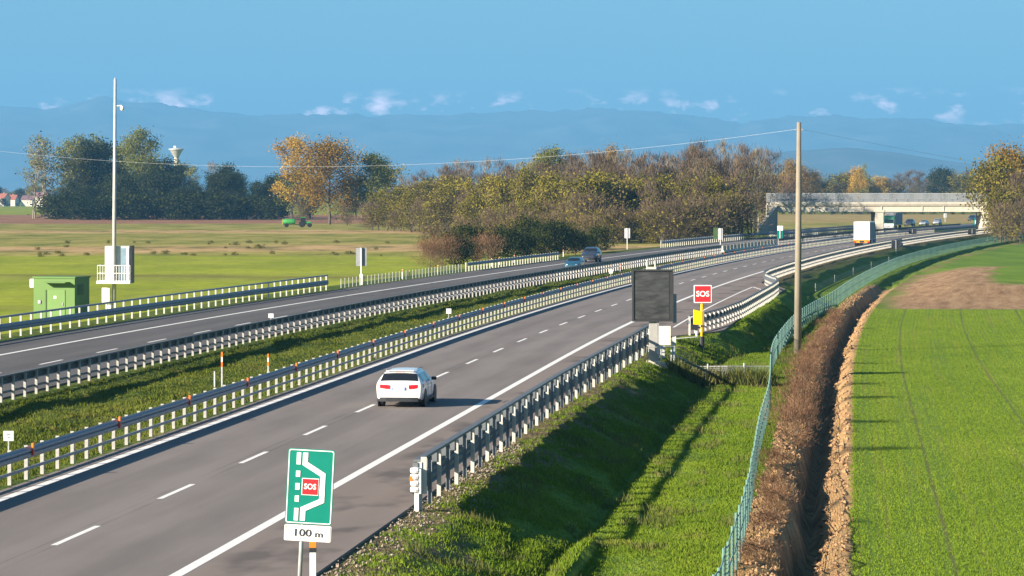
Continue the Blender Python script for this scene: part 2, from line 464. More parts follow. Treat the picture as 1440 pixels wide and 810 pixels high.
def leafmat(name, stops, trans=.28):
    t = NT(name); s = t.sep(t.uv()); oi = t.n('ObjectInfo').outputs['Random']
    f = t.math('ADD', t.math('MULTIPLY', s[0], .62), t.math('ADD', t.math('MULTIPLY', s[1], .2), t.math('MULTIPLY', oi, .18)))
    c = t.ramp(f, stops)
    d = t.n('BsdfDiffuse'); tr = t.n('BsdfTranslucent'); mx = t.n('MixShader'); mx.inputs[0].default_value = trans
    t.t.links.new(c, d.inputs[0]); t.t.links.new(c, tr.inputs[0])
    t.t.links.new(d.outputs[0], mx.inputs[1]); t.t.links.new(tr.outputs[0], mx.inputs[2]); t.t.links.new(mx.outputs[0], t.out.inputs['Surface'])
    return t.m
M['leaf_dark'] = leafmat('dark_foliage', [(.1, (.016, .026, .016)), (.5, (.036, .05, .024)), (.9, (.075, .085, .035))])
M['leaf_green'] = leafmat('green_foliage', [(.1, (.065, .085, .016)), (.5, (.15, .17, .035)), (.9, (.25, .24, .06))])
M['leaf_pale'] = leafmat('pale_green_foliage', [(.1, (.11, .13, .03)), (.5, (.22, .23, .06)), (.9, (.33, .30, .09))])
M['leaf_gold'] = leafmat('golden_foliage', [(.1, (.12, .065, .01)), (.5, (.26, .155, .022)), (.9, (.40, .255, .04))])
M['leaf_orange'] = leafmat('orange_foliage', [(.1, (.26, .15, .02)), (.5, (.52, .33, .05)), (.9, (.62, .44, .10))])
M['leaf_olive'] = leafmat('olive_foliage', [(.1, (.07, .068, .014)), (.5, (.185, .165, .028)), (.9, (.33, .275, .048))])
M['twig_brown'] = leafmat('brown_twigs', [(.1, (.06, .042, .030)), (.5, (.135, .095, .064)), (.9, (.225, .165, .108))], .1)
M['twig_grey'] = leafmat('grey_brown_twigs', [(.1, (.12, .10, .075)), (.5, (.23, .19, .14)), (.9, (.33, .275, .19))], .1)
M['twig_dark'] = leafmat('dark_twigs', [(.1, (.05, .036, .026)), (.5, (.11, .078, .055)), (.9, (.19, .14, .09))], .1)
M['twig_red'] = leafmat('reddish_twigs', [(.1, (.085, .045, .03)), (.5, (.185, .105, .065)), (.9, (.28, .17, .10))], .1)
M['leaf_weed'] = leafmat('weed_leaves', [(.1, (.09, .10, .03)), (.5, (.16, .16, .05)), (.9, (.25, .21, .08))])
M['leaf_bush'] = leafmat('evergreen_bush', [(.1, (.014, .022, .010)), (.5, (.03, .042, .014)), (.9, (.085, .09, .022))])

# ------------------------------------------------------------------ ground sheet
def fast_mesh(name, verts, faces, uvs=None, mats=None, mi=None, smooth=False):
    """verts (N,3) array, faces (M,k) array, uvs per vertex (N,2)"""
    me = bpy.data.meshes.new(name)
    verts = np.asarray(verts, np.float32); faces = np.asarray(faces, np.int32); k = faces.shape[1]
    me.vertices.add(len(verts)); me.vertices.foreach_set('co', verts.ravel())
    me.loops.add(faces.size); me.loops.foreach_set('vertex_index', faces.ravel())
    me.polygons.add(len(faces)); me.polygons.foreach_set('loop_start', np.arange(len(faces), dtype=np.int32) * k)
    me.polygons.foreach_set('use_smooth', np.full(len(faces), bool(smooth)))
    me.update(calc_edges=True)
    if uvs is not None:
        uvl = me.uv_layers.new(name='uv'); uvl.data.foreach_set('uv', np.asarray(uvs, np.float32)[faces.ravel()].ravel())
    for m in (mats or []): me.materials.append(m)
    if mi is not None: me.polygons.foreach_set('material_index', np.asarray(mi, np.int32))
    me.validate(); return me

def frange(a, b, s):
    r = []
    while a < b - 1e-6: r.append(a); a += s
    return r
cols = [-30000, -12000, -5000, -2500, -1300, -700, -400, -230, -140, -95, -70, -56, -50, -46, -44, -42, -40.5, -39.5, -38.6, -37.5, -36.5, -35.6, -35, -30, -25, -20.6] \
    + frange(-20, -9.2, .5) + [-9.2, -5, 0, 2.6, 3.0] + frange(3.3, 16, .28) + [16.2, 17, 18, 20, 22, 25, 29, 34, 40, 50, 65, 90, 140, 230, 400, 800, 1600, 3500, 8000, 15000, 30000]
rows = [-80, -40, 0, 25, 45, 56]
z = 62.0
while z < 1000: rows.append(z); z *= 1.0055 if z < 320 else 1.02
rows += [1000, 1150, 1350, 1600, 2000, 2600, 3500, 5000, 8000, 13000, 20000, 27000, 30500]
gv = []; guv = []
for Z in rows:
    for u in cols:
        gv.append((R(Z) + u, Z, ground(u, Z))); guv.append((u, Z))
nc = len(cols); gf = []; gm = []
for i in range(len(rows) - 1):
    for j in range(nc - 1):
        gf.append((i * nc + j, i * nc + j + 1, (i + 1) * nc + j + 1, (i + 1) * nc + j))
        uc = (cols[j] + cols[j + 1]) / 2
        gm.append(0 if uc < -38 else 1 if uc < -5 else 2 if uc < 11.85 else 3 if uc < 15.0 and rows[i] < 330 else 2 if uc < 15 else 4)
tag(mesh_obj('ground', fast_mesh('ground', gv, gf, guv, [M['field_left'], M['median'], M['verge'], M['ditch'], M['field_right']], gm, True)), kind='structure')

# ------------------------------------------------------------------ carriageways and markings
def zs(a, b, step=4.0):
    n = max(2, int((b - a) / step) + 1)
    return [a + (b - a) * i / (n - 1) for i in range(n)]

def strip(name, fu0, fu1, Za, Zb, z, m, step=4.0, skirt=0.0, parent=None, kind='structure', me_only=False):
    v = []; uv = []; f = []
    for i, Z in enumerate(zs(Za, Zb, step)):
        a, b = fu0(Z), fu1(Z); x = R(Z)
        ring = [(x + a, Z, z), (x + b, Z, z)]
        us = [a, b]
        if skirt:
            ring = [(x + a - .02, Z, z - skirt)] + ring + [(x + b + .02, Z, z - skirt)]; us = [a, a, b, b]
        k = len(ring)
        v += ring; uv += [(q, Z) for q in us]
        if i:
            for j in range(k - 1): f.append(((i - 1) * k + j, (i - 1) * k + j + 1, i * k + j + 1, i * k + j))
    o = mesh_obj(name, fast_mesh(name, v, f, uv, [m]), None, parent)
    if kind: o["kind"] = kind
    return o
C_ = lambda c: (lambda Z: c)
strip('road_right', C_(-9.35), C_(3.05), -60, 1200, 0.0, M['asphalt'], 4, .2)
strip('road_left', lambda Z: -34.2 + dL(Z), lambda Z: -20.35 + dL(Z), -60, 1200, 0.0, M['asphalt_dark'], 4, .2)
strip('layby', C_(3.053), lambda Z: 3.06 + lay(Z), 185, 309, -.004, M['layby'], 1.0, .2)

def marks(name, segs, z, m):
    v = []; f = []; uv = []
    for (fc, w, Za, Zb) in segs:
        base = len(v)
        zz = zs(Za, Zb, 4.0)
        for i, Z in enumerate(zz):
            x = R(Z); c = fc(Z)
            v += [(x + c - w / 2, Z, z), (x + c + w / 2, Z, z)]; uv += [(0, 0), (1, 0)]
            if i: q = base + 2 * i; f.append((q - 2, q - 1, q + 1, q))
    o = mesh_obj(name, fast_mesh(name, v, f, uv, [m])); o["kind"] = 'structure'; return o
dash = []
for k in range(-6, 90):
    Zd = 77.3 + 11.75 * k
    dash.append((C_(-4.25), .17, Zd, Zd + 4.5))
marks('road_markings', [(C_(0.0), .30, -60, 1150), (C_(-8.6), .30, -60, 1150)] + dash, .004, M['paint'])
d2 = [(lambda Z: -25.4 + dL(Z), .17, 112 + 11.75 * k, 116.5 + 11.75 * k) for k in range(-8, 85)]
marks('road_markings', [(lambda Z: -29.9 + dL(Z), .28, -60, 1150), (lambda Z: -21.2 + dL(Z), .25, -60, 1150)] + d2, .004, M['paint'])
marks('layby_markings', [(C_(3.35), .16, 203, 291), (lambda Z: 3.35 + (291 - Z) * .16, .2, 275, 291)], .004, M['paint'])
lm = MB(); p0 = at(944, 476.5, .004); p1 = at(981, 473.5, .004)
lm.add([p0 + Vector((0, -.35, 0)), p1 + Vector((0, -.35, 0)), p1 + Vector((0, .35, 0)), p0 + Vector((0, .35, 0))], [(0, 1, 2, 3)])
tag(lm.build('stop_line', M['paint']), kind='structure')

# ------------------------------------------------------------------ guardrails
W_PROF = [(0, 0), (.01, .05), (.075, .08), (.075, .13), (.015, .155), (.015, .165), (.075, .19), (.075, .24), (.01, .27), (0, .32)]
def thrie(h):
    n = 3; pts = [(0, 0)]
    for k in range(n):
        a = h * (k + .15) / n; b = h * (k + .35) / n; c = h * (k + .65) / n; d = h * (k + .85) / n
        pts += [(.015, a), (.08, b), (.08, c), (.015, d)]
    return pts + [(0, h)]
def sweep(mb, path, nrm, prof, off, zlo, side, thick=.012):
    rings = []
    loop = [(d + off, z) for d, z in prof] + [(d + off - thick, z) for d, z in reversed(prof)]
    for (x, y, zb), n in zip(path, nrm):
        rings.append([(x + n[0] * side * d, y + n[1] * side * d, zb + zlo + z) for d, z in loop])
    mb.loft(rings)
def box_prof(w, h):
    return [(0, 0), (w, 0), (w, h), (0, h)]
def sweep_box(mb, path, nrm, off, w, zlo, h, side):
    rings = []
    for (x, y, zb), n in zip(path, nrm):
        rings.append([(x + n[0] * side * (off + d), y + n[1] * side * (off + d), zb + zlo + z) for d, z in box_prof(w, h)])
    mb.loft(rings)
def resample(pts, step):
    out = [Vector(pts[0])]; acc = 0.0; ds = []
    for a, b in zip(pts, pts[1:]):
        a, b = Vector(a), Vector(b); L = (b - a).length; t = step - acc
        while t <= L:
            out.append(a.lerp(b, t / L)); t += step
        acc = (acc + L) % step if L else acc
        acc = L - (t - step)
    return out
def normals(pts):
    ns = []
    for i in range(len(pts)):
        a = Vector(pts[max(0, i - 1)]); b = Vector(pts[min(len(pts) - 1, i + 1)]); t = (b - a).normalized()
        ns.append((t.y, -t.x))
    return ns
POST_CACHE = {}
def post_mesh(h, w=.105, d=.10, op=False):
    key = (round(h, 2), w, d, op)
    if key not in POST_CACHE:
        mb = MB(); q = .014
        # C section: web and two flanges, local x across the rail
        if not op:
            mb.box((0, -w / 2, h / 2 - .2), (w, q, h + .4)); mb.box((-w / 2, -.01, h / 2 - .2), (q, d * .8, h + .398)); mb.box((w / 2, -.01, h / 2 - .2), (q, d * .8, h + .398))
        else:
            mb.box((-w / 2, 0, h / 2 - .2), (q, d, h + .4)); mb.box((w / 2, -.03, h / 2 - .2), (q, .035, h + .398)); mb.box((.0, d / 2, h / 2 - .2), (w - q * 1.1, q, h + .398))
        POST_CACHE[key] = mb.mesh('post')
    return POST_CACHE[key]

def guardrail(label, pts, side, spacing, posth, beams, group, post_off, mat_post, reflect=None, cap=None, zf=None, blocks=None, beam='galv_beam', alt=False):
    """side=+1: the traffic face looks to the right of the running direction"""
    zf = zf or (lambda p: 0.0)
    raw = [Vector((p[0], p[1], 0)) for p in pts]
    dense = resample(raw, 2.0) + [raw[-1]]
    path = [(p.x, p.y, zf(p)) for p in dense]; nrm = normals(dense)
    root = empty('guardrail', (0, 0, 0), 0, label, 'guardrail', group)
    o0 = Vector((dense[0].x, dense[0].y, 0)); root.location = o0
    def local(mb):
        mb.v = [(x - o0.x, y - o0.y, z) for x, y, z in mb.v]; return mb
    for kind, zlo, hh, off in beams:
        mb = MB()
        if kind == 'w': sweep(mb, path, nrm, [(d, z * hh / .32) for d, z in W_PROF], off, zlo, side)
        elif kind == 't': sweep(mb, path, nrm, thrie(hh), off, zlo, side)
        else: sweep_box(mb, path, nrm, off, hh[0], zlo, hh[1], side)
        local(mb).build({'w': 'beam', 't': 'beam', 'b': 'top_rail', 'l': 'lower_rail'}[kind], M[beam], root)
    pp = resample(raw, spacing); pn = normals(pp)
    order = sorted(range(len(pp)), key=lambda i: pp[i].y if 62 < pp[i].y and abs(pp[i].x / pp[i].y) < .165 else 1e6 + pp[i].y)
    keep = set(order[:100]); rest = MB(); pms = (post_mesh(posth), post_mesh(posth, op=True))
    for me, mm_ in zip(pms, (mat_post, M['galv_beam'])):  # open posts take the darker steel as painted shade
        if not me.materials: me.materials.append(mm_)
    restblk = MB()
    for i, p in enumerate(pp):
        n = pn[i]; ang = math.atan2(n[1], n[0])
        loc = Vector((p.x + n[0] * side * post_off, p.y + n[1] * side * post_off, zf(p)))
        me = pms[alt and i % 2]
        if i in keep:
            o = mesh_obj('post', me, None, root); o.location = loc - o0; o.rotation_euler = (0, 0, ang)
            if blocks:
                bm_ = BLK(blocks, M['galv_shaded'])  # spacers share the steel darkened for shade
                b = mesh_obj('spacer', bm_, None, o); b.location = (side * blocks[0], 0, blocks[1])
        else:
            if 62 < p.y < 700:
                q = Matrix.Rotation(ang, 3, 'Z')
                rest.add([q @ v.co + loc - o0 for v in me.vertices], [tuple(f.vertices) for f in me.polygons])
    if rest.v: rest.build('post', mat_post, root)["kind"] = 'stuff'
    if reflect:
        rp = resample(raw, reflect[0]); rn = normals(rp)
        for i, p in enumerate(rp):
            if not (62 < p.y < 520 and abs(p.x / p.y) < .165): continue
            n = rn[i]; ang = math.atan2(n[1], n[0])
            b = Vector((p.x + n[0] * side * reflect[1], p.y + n[1] * side * reflect[1], zf(p) + reflect[2]))
            o = mesh_obj('reflector', REFL[0], None, root); o.location = b - o0; o.rotation_euler = (0, 0, ang)
            if len(reflect) > 3:
                o2 = mesh_obj('reflector', REFL[1], None, root); o2.location = b - o0 - Vector((0, 0, .2)); o2.rotation_euler = (0, 0, ang)
    return root
BC = {}
def BLK(b, m):
    if b not in BC:
        mb = MB(); mb.box((0, 0, 0), (abs(b[0]) * 1.2, .20, .20 if b[1] < 1 else .30)); me = mb.mesh('spacer'); me.materials.append(m); BC[b] = me
    return BC[b]
REFL = []
for mname in ('orange', 'redrefl'):
    mb = MB(); mb.box((0, 0, 0), (.06, .17, .17)); me = mb.mesh('reflector'); me.materials.append(M[mname]); REFL.append(me)

def upath(fu, Za, Zb, step=4.0):
    return [(R(Z) + fu(Z), Z) for Z in zs(Za, Zb, step)]
GR = 'steel guardrails along the motorway'
zg = lambda p: G(p.x, p.y)
z0 = lambda p: -.05
# median rail of the near carriageway (traffic to its right)
guardrail('grey guardrail with orange reflectors left of the white car, along the grass median',
          upath(C_(-9.75), 62, 800), 1, 1.9, 1.0, [('w', .62, .36, .10), ('l', .28, (.05, .09), .08)], GR, 0.0, M['galv_mid'], (11.4, .2, .98, 1), zf=z0)
# median rail of the far carriageway (traffic to its left)
guardrail('long guardrail with bright posts beyond the grass median, beside the far dark carriageway',
          upath(lambda Z: -19.9 + dL(Z), 118, 464), -1, 1.9, 1.0, [('w', .66, .34, .12), ('l', .30, (.05, .10), .08), ('b', 1.0, (.12, .05), .0)], GR, 0.0, M['galv_white'], None, zf=z0, blocks=(.07, .84), beam='galv_shaded')
guardrail('far stretch of median guardrail running from the pale concrete blocks towards the bridge pier',
          upath(lambda Z: -19.9 + dL(Z), 532, 800), -1, 1.9, 1.0, [('w', .66, .34, .12), ('l', .30, (.05, .10), .08), ('b', 1.0, (.12, .05), .0)], GR, 0.0, M['galv_white'], None, zf=z0, blocks=(.07, .84), beam='galv_shaded')
# near right rail, seen from behind
ng_pts = [(R(Z) + 3.35 + .5 * sstep(120, 178, Z), Z) for Z in zs(86.5, 178, 3.0)]
ng = guardrail('tall near guardrail with white end piece, seen from behind above the right grass slope', ng_pts, -1, 2.0, 1.36,
          [('t', .46, .58, .18), ('b', 1.36, (.20, .07), -.02)], GR, 0.0, M['galv_white'], None, zf=lambda p: -.12, blocks=(.12, 1.2), beam='galv_shaded', alt=True)
# white end piece
e0 = Vector((ng_pts[0][0] - .12, ng_pts[0][1] - .12, -.12)) - ng.location
mb = MB()
for k in range(4):
    mb.lathe([(.01, .55 + k * .17), (.13, .57 + k * .17), (.15, .635 + k * .17), (.13, .70 + k * .17), (.01, .72 + k * .17)], e0, 12)
mb.box(e0 + Vector((.12, .05, .85)), (.06, .3, .66)); mb.build('end_piece', M['white'], ng, smooth=False)
mb = MB(); mb.box(e0 + Vector((.03, 0, .25)), (.12, .1, .62)); mb.build('end_post', M['white'], ng)
mb = MB(); mb.box(e0 + Vector((-.115, -.10, .93)), (.07, .05, .14)); mb.build('reflector', M['orange'], ng)
mb = MB(); mb.box(e0 + Vector((.22, .1, 1.0)), (.16, .03, 1.0)); mb.build('end_plate', M['galv_white'], ng)
# rail round the lay-by and on to the bridge
lp = [(193, 5.0), (198, 5.6), (206, 6.3), (220, 6.85), (240, 7.0), (260, 7.0), (272, 6.8), (281, 6.2), (288, 5.2), (296, 4.2), (304, 3.6), (312, 3.4), (320, 3.35)]
lp = [(R(Z) + u, Z) for Z, u in lp] + [(R(Z) + 3.35, Z) for Z in zs(326, 800, 6)]
guardrail('guardrail curving round the paved SOS lay-by and on along the right edge towards the bridge', lp, -1, 1.9, 1.12,
          [('w', .60, .36, .12), ('b', 1.12, (.14, .06), 0.0), ('l', .28, (.05, .10), .08)], GR, 0.0, M['galv_white'], None, zf=z0, blocks=(.07, .8), beam='galv_shaded')
# far left rails
def ul(c): return lambda Z: c + dL(Z)
guardrail('guardrail with separate upper rail in front of the green hut at far left', upath(ul(-35.4), 150, 284), 1, 2.25, 1.28,
          [('w', .42, .46, .10), ('b', 1.22, (.12, .12), 0.0)], GR, 0.0, M['galv_white'], None, zf=z0)
guardrail('short guardrail stretch on the far verge before the dark bushes', upath(ul(-35.2), 352, 416), 1, 1.9, .95,
          [('w', .56, .36, .10)], GR, 0.0, M['galv_white'], None, zf=z0)
guardrail('distant guardrail on the far verge running from the wood to the bridge abutment', upath(ul(-35.0), 505, 700), 1, 2.2, 1.1,
          [('w', .6, .4, .10), ('b', 1.06, (.1, .08), 0.0)], GR, 0.0, M['galv_white'], None, zf=z0)
guardrail('high double-beam guardrail ending between the bridge abutment and the lorry', upath(ul(-31.6), 612, 730), 1, 2.2, 1.5,
          [('w', .5, .5, .10), ('b', 1.1, (.12, .34), 0.0)], GR, 0.0, M['grey'], None, zf=z0)

# pale concrete barrier in the gap of the median
def barrier_blocks():
    grp = 'pale concrete blocks closing the median gap'
    mb = MB(); mb.prism([(-.32, 0), (.32, 0), (.28, .12), (.12, .35), (.10, .95), (-.10, .95), (-.12, .35), (-.28, .12)], -1.9, 1.9)
    me = mb.mesh('concrete_barrier'); me.materials.append(M['concrete'])
    st = MB(); st.box((0, -.9, .7), (.27, .5, .3)); st.box((0, .9, .7), (.27, .5, .3)); sm = st.mesh('stripe'); sm.materials.append(M['orange'])
    for k in range(16):
        Z = 467 + 4.0 * k; u = -17.6
        o = tag(mesh_obj('concrete_barrier', me), 'pale concrete barrier block with orange patches in the row closing the median gap', 'barrier', grp)
        o.location = (R(Z) + u, Z, -.06); o.rotation_euler = (0, 0, -math.atan(.107 + .00029 * (Z - 160)))
        if k % 2 == 0: mesh_obj('stripe', sm, None, o)
barrier_blocks()

# ------------------------------------------------------------------ text
def text(s, size, m, parent, loc, bold=.0, xs=1.0, name='lettering'):
    cu = bpy.data.curves.new(name, 'FONT'); cu.body = s; cu.size = size; cu.align_x = 'CENTER'; cu.align_y = 'CENTER'
    cu.extrude = .004; cu.offset = bold; cu.resolution_u = 3
    cu.materials.append(m)
    tmp = bpy.data.objects.new('tmp', cu); link(tmp); bpy.context.view_layer.update()
    me = bpy.data.meshes.new_from_object(tmp.evaluated_get(bpy.context.evaluated_depsgraph_get())); bpy.data.objects.remove(tmp); me.name = name
    o = bpy.data.objects.new(name, me); link(o, parent); o.location = loc; o.rotation_euler = (rad(90), 0, 0); o.scale = (xs, 1, 1)
    return o
def rrect(w, h, r, n=4):
    pts = []
    for cx, cz, a0 in ((w / 2 - r, h / 2 - r, 0), (-w / 2 + r, h / 2 - r, 90), (-w / 2 + r, -h / 2 + r, 180), (w / 2 - r, -h / 2 + r, 270)):
        for k in range(n + 1):
            a = rad(a0 + 90 * k / n); pts.append((cx + r * math.cos(a), cz + r * math.sin(a)))
    return pts

# green sign in the foreground
Zs = 68.0; sx = at_d(428, Zs); gz = ground(sx - R(Zs), Zs)
sg = empty('road_sign', (sx, Zs, gz), 0, 'green lay-by sign with red SOS square and 100 m plate in the near verge', 'road sign')
sg.rotation_euler = (0, rad(2.9), rad(-3))
zc = 2.27 - gz
mb = MB(); mb.prism([(x, z + zc) for x, z in rrect(1.0, 1.60, .05)], 0, .03); mb.build('sign_board', M['signgreen'], sg)
mb = MB()
o_ = rrect(.965, 1.565, .045); i_ = rrect(.925, 1.525, .035); n = len(o_)
mb.add([(x, -.006, z + zc) for x, z in o_] + [(x, -.006, z + zc) for x, z in i_] + [(x, 0, z + zc) for x, z in o_] + [(x, 0, z + zc) for x, z in i_],
       [(k, (k + 1) % n, n + (k + 1) % n, n + k) for k in range(n)] + [(k, 2 * n + k, 2 * n + (k + 1) % n, (k + 1) % n) for k in range(n)] + [(n + k, n + (k + 1) % n, 3 * n + (k + 1) % n, 3 * n + k) for k in range(n)])
mb.build('border', M['signwhite'], sg)
def sgp(a, b): return ((a - .5) * 1.0, zc + (.5 - b) * 1.6)
mb = MB()
for a0, b0, b1 in ((.235, .05, .21), (.235, .295, .375), (.235, .46, .545), (.235, .625, .705), (.235, .79, .955)):
    x0, z1 = sgp(a0 - .045, b0); x1, z0_ = sgp(a0 + .045, b1); mb.box(((x0 + x1) / 2, -.006, (z0_ + z1) / 2), (x1 - x0, .012, z1 - z0_))
ln = [(.375, .05), (.375, .195), (.765, .335), (.765, .68), (.375, .80), (.375, .955)]
L_ = [sgp(a, b) for a, b in ln]; wl = .055
ring0 = []; ring1 = []
for i, p in enumerate(L_):
    p = Vector(p); a = Vector(L_[max(0, i - 1)]); b = Vector(L_[min(5, i + 1)])
    d1 = (p - a).normalized() if i else (b - p).normalized(); d2_ = (b - p).normalized() if i < 5 else d1
    t = (d1 + d2_).normalized(); nn = Vector((t.y, -t.x)); k = wl / max(.5, nn.dot(Vector((d1.y, -d1.x))))
    ring0.append(p + nn * k); ring1.append(p - nn * k)
rings = [[(a.x, -.012, a.y), (b.x, -.012, b.y), (b.x, 0, b.y), (a.x, 0, a.y)] for a, b in zip(ring0, ring1)]
mb.loft(rings); mb.build('lane_symbol', M['signwhite'], sg)
rx, rz_ = sgp(.505, .50)
mb = MB(); mb.box((rx, -.005, rz_), (.36, .010, .36)); mb.build('square_rim', M['signwhite'], sg)
mb = MB(); mb.box((rx, -.010, rz_), (.33, .012, .33)); rs = mb.build('red_square', M['red'], sg)
text('SOS', .165, M['signwhite'], rs, (rx, -.018, rz_), .004, .92)
mb = MB(); mb.prism([(x, z + zc - .80 - .19) for x, z in rrect(1.0, .34, .03)], 0, .03); pl = mb.build('distance_plate', M['signwhite'], sg)
mb = MB(); 
for q in (-.472, .472): mb.box((q, -.004, zc - .99), (.018, .008, .30))
for q in (-.142, .142): mb.box((0, -.0035, zc - .99 + q), (.926, .007, .016))
mb.build('border', M['lightgrey'], pl)
text('100', .22, M['signblack'], pl, (-.12, -.008, zc - .99), .002, 1.25)
text('m', .19, M['signblack'], pl, (.24, -.008, zc - 1.005), .002, 1.25)
mb = MB(); mb.tube([(-.13, .07, -.4), (-.13, .07, zc + .78)], .045, 12); mb.build('post', M['galv'], sg, smooth=True)
mb = MB()
for dz in (.55, -.5): mb.box((0, .045, zc + dz), (.8, .03, .05))
mb.build('bracket', M['galv'], sg)

# delineator posts
def delineator_meshes():
    mb = MB(); mb.prism([(-.06, 0), (.06, 0), (.06, 1.02), (-.06, .95)], -.05, .05, 'y'); a = mb.mesh('delineator'); a.materials.append(M['white'])
    mb = MB(); mb.box((0, 0, .79), (.128, .108, .09)); b = mb.mesh('band'); b.materials.append(M['dark'])
    mb = MB(); mb.box((0, 0, .895), (.126, .107, .115)); c = mb.mesh('reflector'); c.materials.append(M['orange'])
    return a, b, c
DM = delineator_meshes()
def delineator(x, Z, label, s=1.0, group=None):
    o = tag(mesh_obj('delineator_post', DM[0]), label, 'marker post', group); o.location = (x, Z, ground(x - R(Z), Z)); o.scale = (s, s, s)
    mesh_obj('band', DM[1], None, o); mesh_obj('reflector', DM[2], None, o)
    return o
dn = delineator(at_d(440, 69.2), 69.2, 'white marker post with orange reflector just behind the green 100 m sign', 1.12)
DG = 'white marker posts along the far verge'
for px, py, lab in ((565.5, 391, 'white marker post in the far verge, leftmost beside the low picket fence'), (615.5, 384.5, 'white marker post in the far verge just before the short guardrail'),
                    (691, 373.5, 'white marker post at the end of the short guardrail by the bushes'), (702, 370.5, 'white marker post in front of the reddish shrub by the far road'), (723, 367, 'marker post in front of the dark hedge, left of the other three'),
                    (757, 361.5, 'marker post in front of the dark hedge, between its neighbours'), (792, 359, 'marker post with yellowish top in front of the dark hedge left of the dark car')):
    q = at(px, py, 0); delineator(q.x, q.y, lab, .95, DG)

# ------------------------------------------------------------------ display board and SOS post on the right verge
dp = at(918, 516, -.45); gz = G(dp.x, dp.y)
db = empty('display_board', (dp.x, dp.y, gz), 0, 'switched-off dark message board on a white post above the right verge', 'message board')
sc = F / dp.y                                      # pixels per metre there
def dz(py): return CAMH - (py - HOR) / sc - gz
def dx(px): return (px - 720) / sc - dp.x
w, h = (947 - 889) / sc, (452 - 379) / sc
cx, cz = dx(918), dz(415.5)
mb = MB(); mb.box((cx, .1, cz), (w, .5, h)); cab = mb.build('cabinet', M['screen_frame'], db, .015)
mb = MB(); mb.box((cx - .06, -.155, cz - .02), (w * .84, .02, h * .90)); mb.build('screen', M['screen'], cab)
mb = MB()
for q in (-1, 1): mb.box((cx + q * (w / 2 - .04), -.18, cz), (.08, .06, h))
mb.box((cx, -.178, cz + h / 2 - .04), (w - .162, .06, .08)); mb.box((cx, -.178, cz - h / 2 + .04), (w - .162, .06, .08)); mb.build('frame', M['screen_frame'], cab)
mb = MB(); mb.box((dx(949), .2, dz(434)), (.18, .4, 1.5)); mb.build('side_box', M['grey'], db)
mb = MB(); mb.box((dx(918.5), .12, dz(484)), (.42, .34, 2.6)); mb.build('post', M['galv_mid'], db, .01)
mb = MB(); mb.box((dx(925), -.075, dz(480)), (.12, .05, 2.1)); mb.build('conduit', M['grey'], db)
mb = MB(); mb.box((dx(935), .05, dz(472)), (.60, .35, .98)); mb.build('control_box', M['cream'], db, .02)
mb = MB(); mb.box((dx(929), .02, dz(492)), (.42, .3, .42)); mb.box((dx(932), -.02, dz(499)), (.2, .24, .3)); mb.build('junction_box', M['lightgrey'], db, .01)
mb = MB(); mb.box((dx(928), 0, dz(514)), (1.2, 1.1, .26)); mb.box((dx(918.5), .1, dz(509)), (.65, .5, .12)); mb.build('footing', M['concrete'], db)
mb = MB()
for px in (910, 921.5): mb.tube([(dx(px), .1, dz(379)), (dx(px), .1, dz(366))], .04, 6)
mb.box((dx(916), .1, dz(377)), (.5, .2, .12)); mb.build('lifting_eye', M['galv_white'], db)
mb = MB()
for px, y in ((910, -.6), (929, -.6), (948, -.2)): mb.tube([(dx(px), y, -.3), (dx(px), y, .95)], .035, 6)
mb.tube([(dx(910), -.6, .9), (dx(929), -.6, .9), (dx(948), -.2, .9)], .025, 5); mb.build('handrail', M['galv'], db)
tp = at(947.5, 506, -.4)
tq = empty('marker_stake', (tp.x, tp.y, G(tp.x, tp.y)), 0, 'flat pale grey stake standing right of the message board footing', 'stake')
mb = MB(); mb.box((0, 0, .55), (.16, .05, 1.5)); mb.build('stake', M['lightgrey'], tq)
mb = MB(); mb.box((.09, -.02, .57), (.04, .06, 1.52)); mb.build('edge_strip', M['white'], tq)

sp = at(987, 477, -.1); gz = G(sp.x, sp.y)
so = empty('emergency_phone', (sp.x, sp.y, gz), 0, 'yellow emergency phone post under a red SOS sign at the lay-by', 'emergency phone')
sc2 = F / sp.y
def ez(py): return CAMH - (py - HOR) / sc2 - gz
def ex(px): return (px - 720) / sc2 - sp.x
mb = MB(); mb.tube([(0, .03, -.2), (0, .03, ez(424))], .075, 10); mb.build('post', M['yellow'], so, smooth=True)
mb = MB(); mb.tube([(0, .02, -.2), (0, .02, ez(473))], .15, 10); mb.build('base', M['dark'], so)
ss = (1000.5 - 975.5) / sc2
mb = MB(); mb.prism([(x + ex(988), z + ez(413.3)) for x, z in rrect(ss, ss, .05)], -.10, -.06); bd = mb.build('sign_board', M['signwhite'], so)
mb = MB(); mb.prism([(x + ex(988), z + ez(413.3)) for x, z in rrect(ss * .90, ss * .90, .03)], -.112, -.10); rf = mb.build('red_face', M['red'], bd)
text('SOS', .46, M['signwhite'], rf, (ex(988), -.118, ez(413.5)), .011, .98)
mb = MB(); mb.prism([(ex(975), ez(435)), (ex(987.5), ez(438)), (ex(987.5), ez(457)), (ex(975), ez(456))], -.35, .05); mb.build('phone_box', M['yellow'], so, .02)
mb = MB(); mb.box((ex(988.5), -.12, ez(447)), (.10, .42, .82)); mb.build('door', M['polewood'], so)
gp = at(976, 470, 0)
sb = empty('post_box', (gp.x, gp.y - .3, G(gp.x, gp.y - .3)), 0, 'small black box on a short white post beside the emergency phone', 'box')
mb = MB(); mb.box((0, 0, .55), (.42, .3, .36)); mb.build('box', M['dark'], sb); mb = MB(); mb.box((.12, 0, .1), (.1, .1, .6)); mb.build('post', M['white'], sb)

